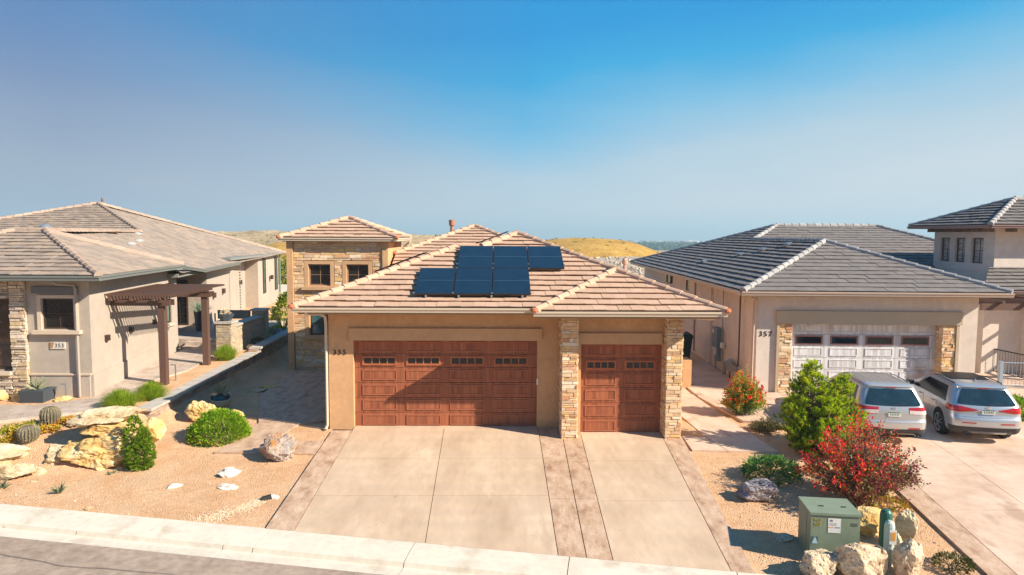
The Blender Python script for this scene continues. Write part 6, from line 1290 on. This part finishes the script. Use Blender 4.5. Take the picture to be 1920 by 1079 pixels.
    # wheels
    for y in (P['wy0'], P['wy1']):
        for sgn in (-1, 1):
            c = Vector((sgn*P['wx_'], y, R)); q = MB(); prof = [(-.115, .62*R), (-.115, .92*R), (-.09, R*.985), (-.05, R), (.05, R), (.09, R*.985), (.115, .92*R), (.115, .62*R)]; n_ = 36
            vv = [c+Vector((a, b*math.cos(2*math.pi*k/n_), b*math.sin(2*math.pi*k/n_))) for a, b in prof for k in range(n_)]
            q.add(vv, [(j*n_+k, (j+1)*n_+k, (j+1)*n_+(k+1) % n_, j*n_+(k+1) % n_) for j in range(7) for k in range(n_)]+[tuple(range(n_)), tuple(7*n_+k for k in range(n_-1, -1, -1))], .5)
            wh = q.build('wheel', plain('tyre', (.02, .02, .02), rough=.85), T, local=True)
            q = MB(); xo = sgn*.118
            for k in range(n_):
                a0, a1 = 2*math.pi*k/n_, 2*math.pi*(k+1)/n_
                for r0, r1, d0, d1 in ((.66*R, .73*R, .0, .008), (.60*R, .66*R, -.03, .0)):
                    q.add([c+Vector((xo+sgn*d0, r0*math.cos(a0), r0*math.sin(a0))), c+Vector((xo+sgn*d0, r0*math.cos(a1), r0*math.sin(a1))), c+Vector((xo+sgn*d1, r1*math.cos(a1), r1*math.sin(a1))), c+Vector((xo+sgn*d1, r1*math.cos(a0), r1*math.sin(a0)))], [(0, 1, 2, 3)], .5)
            for k in range(5):
                for e in (-.13, .13):
                    a0 = 2*math.pi*k/5+.3; d0 = Vector((0, math.cos(a0+e*.4), math.sin(a0+e*.4))); d1 = Vector((0, math.cos(a0+e*1.7), math.sin(a0+e*1.7))); p0 = c+Vector((xo+sgn*.0, 0, 0))+d0*.12*R; p1 = c+Vector((xo+sgn*.006, 0, 0))+d1*.68*R; q.tube([p0, p1], [.024, .017], 4)
            q.tube([c+Vector((xo-sgn*.02, 0, 0)), c+Vector((xo+sgn*.016, 0, 0))], .055, 14); q.build('rim', plain('alloy', (.55, .55, .56), rough=.3, metal=.8), wh, local=True)
    for x_ in P['pipes']:
        q = MB(); q.tube([(x_, .35, P['pz']), (x_, .0, P['pz'])], .038, 12, cap=False); q.tube([(x_, .35, P['pz']), (x_, .012, P['pz'])], .032, 12, mi=1); q.build('exhaust_pipe', [CH, BLACK], T, local=True)
    T.scale = (scl, scl, scl)
    return T
SILV = mat('silver_paint', [(0, (.52, .54, .56))], rough=.28, metal=.55, spec=.5, coat=.8, vary=.01); SILV2 = mat('warm_silver_paint', [(0, (.54, .53, .52))], rough=.28, metal=.5, spec=.5, coat=.8, vary=.01)
RED = mat('tail_red', [(0, (.42, .008, .008))], rough=.12, spec=.7, coat=.6); CLR = mat('clear_lens', [(.3, (.55, .40, .38)), (.7, (.75, .68, .66))], scale=20, rough=.12, spec=.8)
CGL = glassy('car_glass', (.010, .022, .030), (.022, .048, .060), rough=.03, spec=1.0); CLAD = plain('dark_cladding', (.055, .05, .048), rough=.7)
TA = [(.26, .22, 4.80, .86, .20, .3, .02, .10), (.34, .05, 4.98, .93, .24, .4, .06, .2), (.50, .0, 5.05, .962, .26, .45, .07, .25), (.66, -.005, 5.06, .968, .26, .45, .07, .25), (.70, .015, 5.05, .968, .25, .45, .07, .25), (.73, .055, 5.04, .968, .24, .45, .06, .25), (.90, .075, 4.98, .966, .24, .45, .06, .25),
      (.98, .09, 4.86, .960, .24, .45, .06, .25), (1.04, .105, 4.50, .952, .24, .4, .06, .2), (1.09, .12, 4.05, .940, .24, .35, .06, .2), (1.14, .14, 3.80, .922, .24, .3, .06, .18), (1.30, .235, 3.48, .868, .22, .25, .06, .16), (1.50, .375, 3.02, .792, .20, .2, .06, .14), (1.60, .43, 2.78, .748, .20, .2, .05, .14), (1.645, .40, 2.66, .718, .20, .2, .05, .14), (1.67, .42, 2.58, .692, .2, .2, .05, .12), (1.695, .52, 2.45, .64, .2, .2, .05, .1), (1.712, .75, 2.25, .54, .2, .2, .05, .1), (1.72, 1.05, 1.95, .36, .15, .15, .03, .05)]
def qmap(u, q0): return q0+(1-q0)*u/.45 if u < .45 else (1+(u-.45)/.4 if u < .85 else 2+(u-.85)/.15*.05)
PA = dict(paint=SILV2, glass=CGL, rw=(1.15, 1.575), side_glass=[(.62, 3.28, .84, 2.46)], sg_z=((1.12, 1.10), 1.56), ws=(1.17, 1.60), lamp=lambda u, v: (qmap(u, .80), 1.01+(.075+.04*u)*v-.02*u), lampmat=RED, lamp2=lambda u, v: (qmap(u*.8, .80), .905+.10*v-.02*u), lamp2mat=CLR,
          reflect=[(.78, 1.0, .47, .51)], clad=(.30, .46), cladm=CLAD, plate=.885, badge=1.06, wx=-.05, spoil=1.625, rail=[(.66, .75, 1.66), (.69, .9, 1.70), (.69, 2.0, 1.715), (.66, 2.4, 1.66)], railm=SILV2, ribs=(-.42, -.2, .02, .24, .46), ribz=1.715, mirror=(.93, 3.45, 1.10), handles=(1.5, 2.6), hz=.93, seams=(1.38, 2.50, 3.70), seamz=.715, wr=.37, wy0=1.05, wy1=3.93, wx_=.845, pipes=(.62, .70), pz=.30, wing=True, red=RED)
grp = 'silver cars parked in the right driveway'
make_car('parked_car', 'silver people carrier parked closest to the pine, its rear to the street', (10.5, 17.62, -.03), rad(-9), TA, PA, grp)
TB = [(.28, .20, 4.42, .86, .2, .3, .02, .10), (.36, .06, 4.55, .91, .24, .4, .07, .2), (.52, .0, 4.63, .935, .26, .42, .09, .25), (.70, .0, 4.65, .940, .26, .42, .09, .25), (.76, .03, 4.64, .940, .25, .42, .08, .25), (.80, .07, 4.63, .938, .24, .42, .07, .25), (.95, .085, 4.55, .936, .24, .42, .07, .25), (1.02, .10, 4.30, .930, .24, .4, .07, .2), (1.08, .125, 3.80, .915, .24, .35, .07, .2),
      (1.12, .15, 3.50, .900, .24, .3, .07, .18), (1.28, .27, 3.18, .838, .22, .25, .06, .16), (1.44, .40, 2.82, .765, .20, .2, .06, .14), (1.53, .45, 2.58, .720, .20, .2, .05, .14), (1.575, .41, 2.46, .690, .20, .2, .05, .14), (1.60, .44, 2.36, .660, .2, .2, .05, .12), (1.625, .56, 2.22, .61, .2, .2, .05, .1), (1.64, .8, 2.02, .50, .2, .2, .05, .1), (1.648, 1.05, 1.8, .34, .15, .15, .03, .05)]
PBc = dict(PA); PBc.update(paint=SILV, rw=(1.13, 1.51), side_glass=[(.62, 3.05, .92, 2.26)], sg_z=((1.10, 1.06), 1.50), ws=(1.15, 1.53), lamp=lambda u, v: (qmap(u, .70), (.96-.05*min(1, u*2.2))+(.03+.13*min(1, u*2.2))*v), reflect=[(.74, 1.02, .60, .63)], clad=(.30, .50), plate=.93, badge=1.05, wx=.02, spoil=1.555, lip=(.285, .36),
           rail=[(.63, .75, 1.60), (.66, .9, 1.635), (.66, 1.8, 1.65), (.63, 2.2, 1.60)], railm=BLACK, pano=(.52, 1.25, 2.30, 1.658), mirror=(.90, 3.05, 1.07), mirrorm=BLACK, handles=(1.32, 2.3), hz=.95, seams=(1.20, 2.17, 3.3), seamz=.775, wr=.375, wy0=.98, wy1=3.76, wx_=.825, pipes=(-.58, -.48), pz=.30, wing=False)
PBc.pop('lamp2'); PBc.pop('lamp2mat'); PBc.pop('ribs')
make_car('parked_car', 'silver compact SUV with dark glass roof parked furthest right', (13.02, 17.6, -.04), rad(-12), TB, PBc, grp, .93)

# ------------------------------------------------------------------ haze in the air
hm = bpy.data.materials.new('haze'); hm.use_nodes = True; N = hm.node_tree.nodes; N.clear(); o_ = N.new('ShaderNodeOutputMaterial'); v_ = N.new('ShaderNodeVolumePrincipled')
v_.inputs['Color'].default_value = (.60, .83, .95, 1); v_.inputs['Density'].default_value = .00060; v_.inputs['Anisotropy'].default_value = .1; hm.node_tree.links.new(v_.outputs[0], o_.inputs['Volume'])
hz_o = hz.build('haze', hm); kind(hz_o, 'stuff')
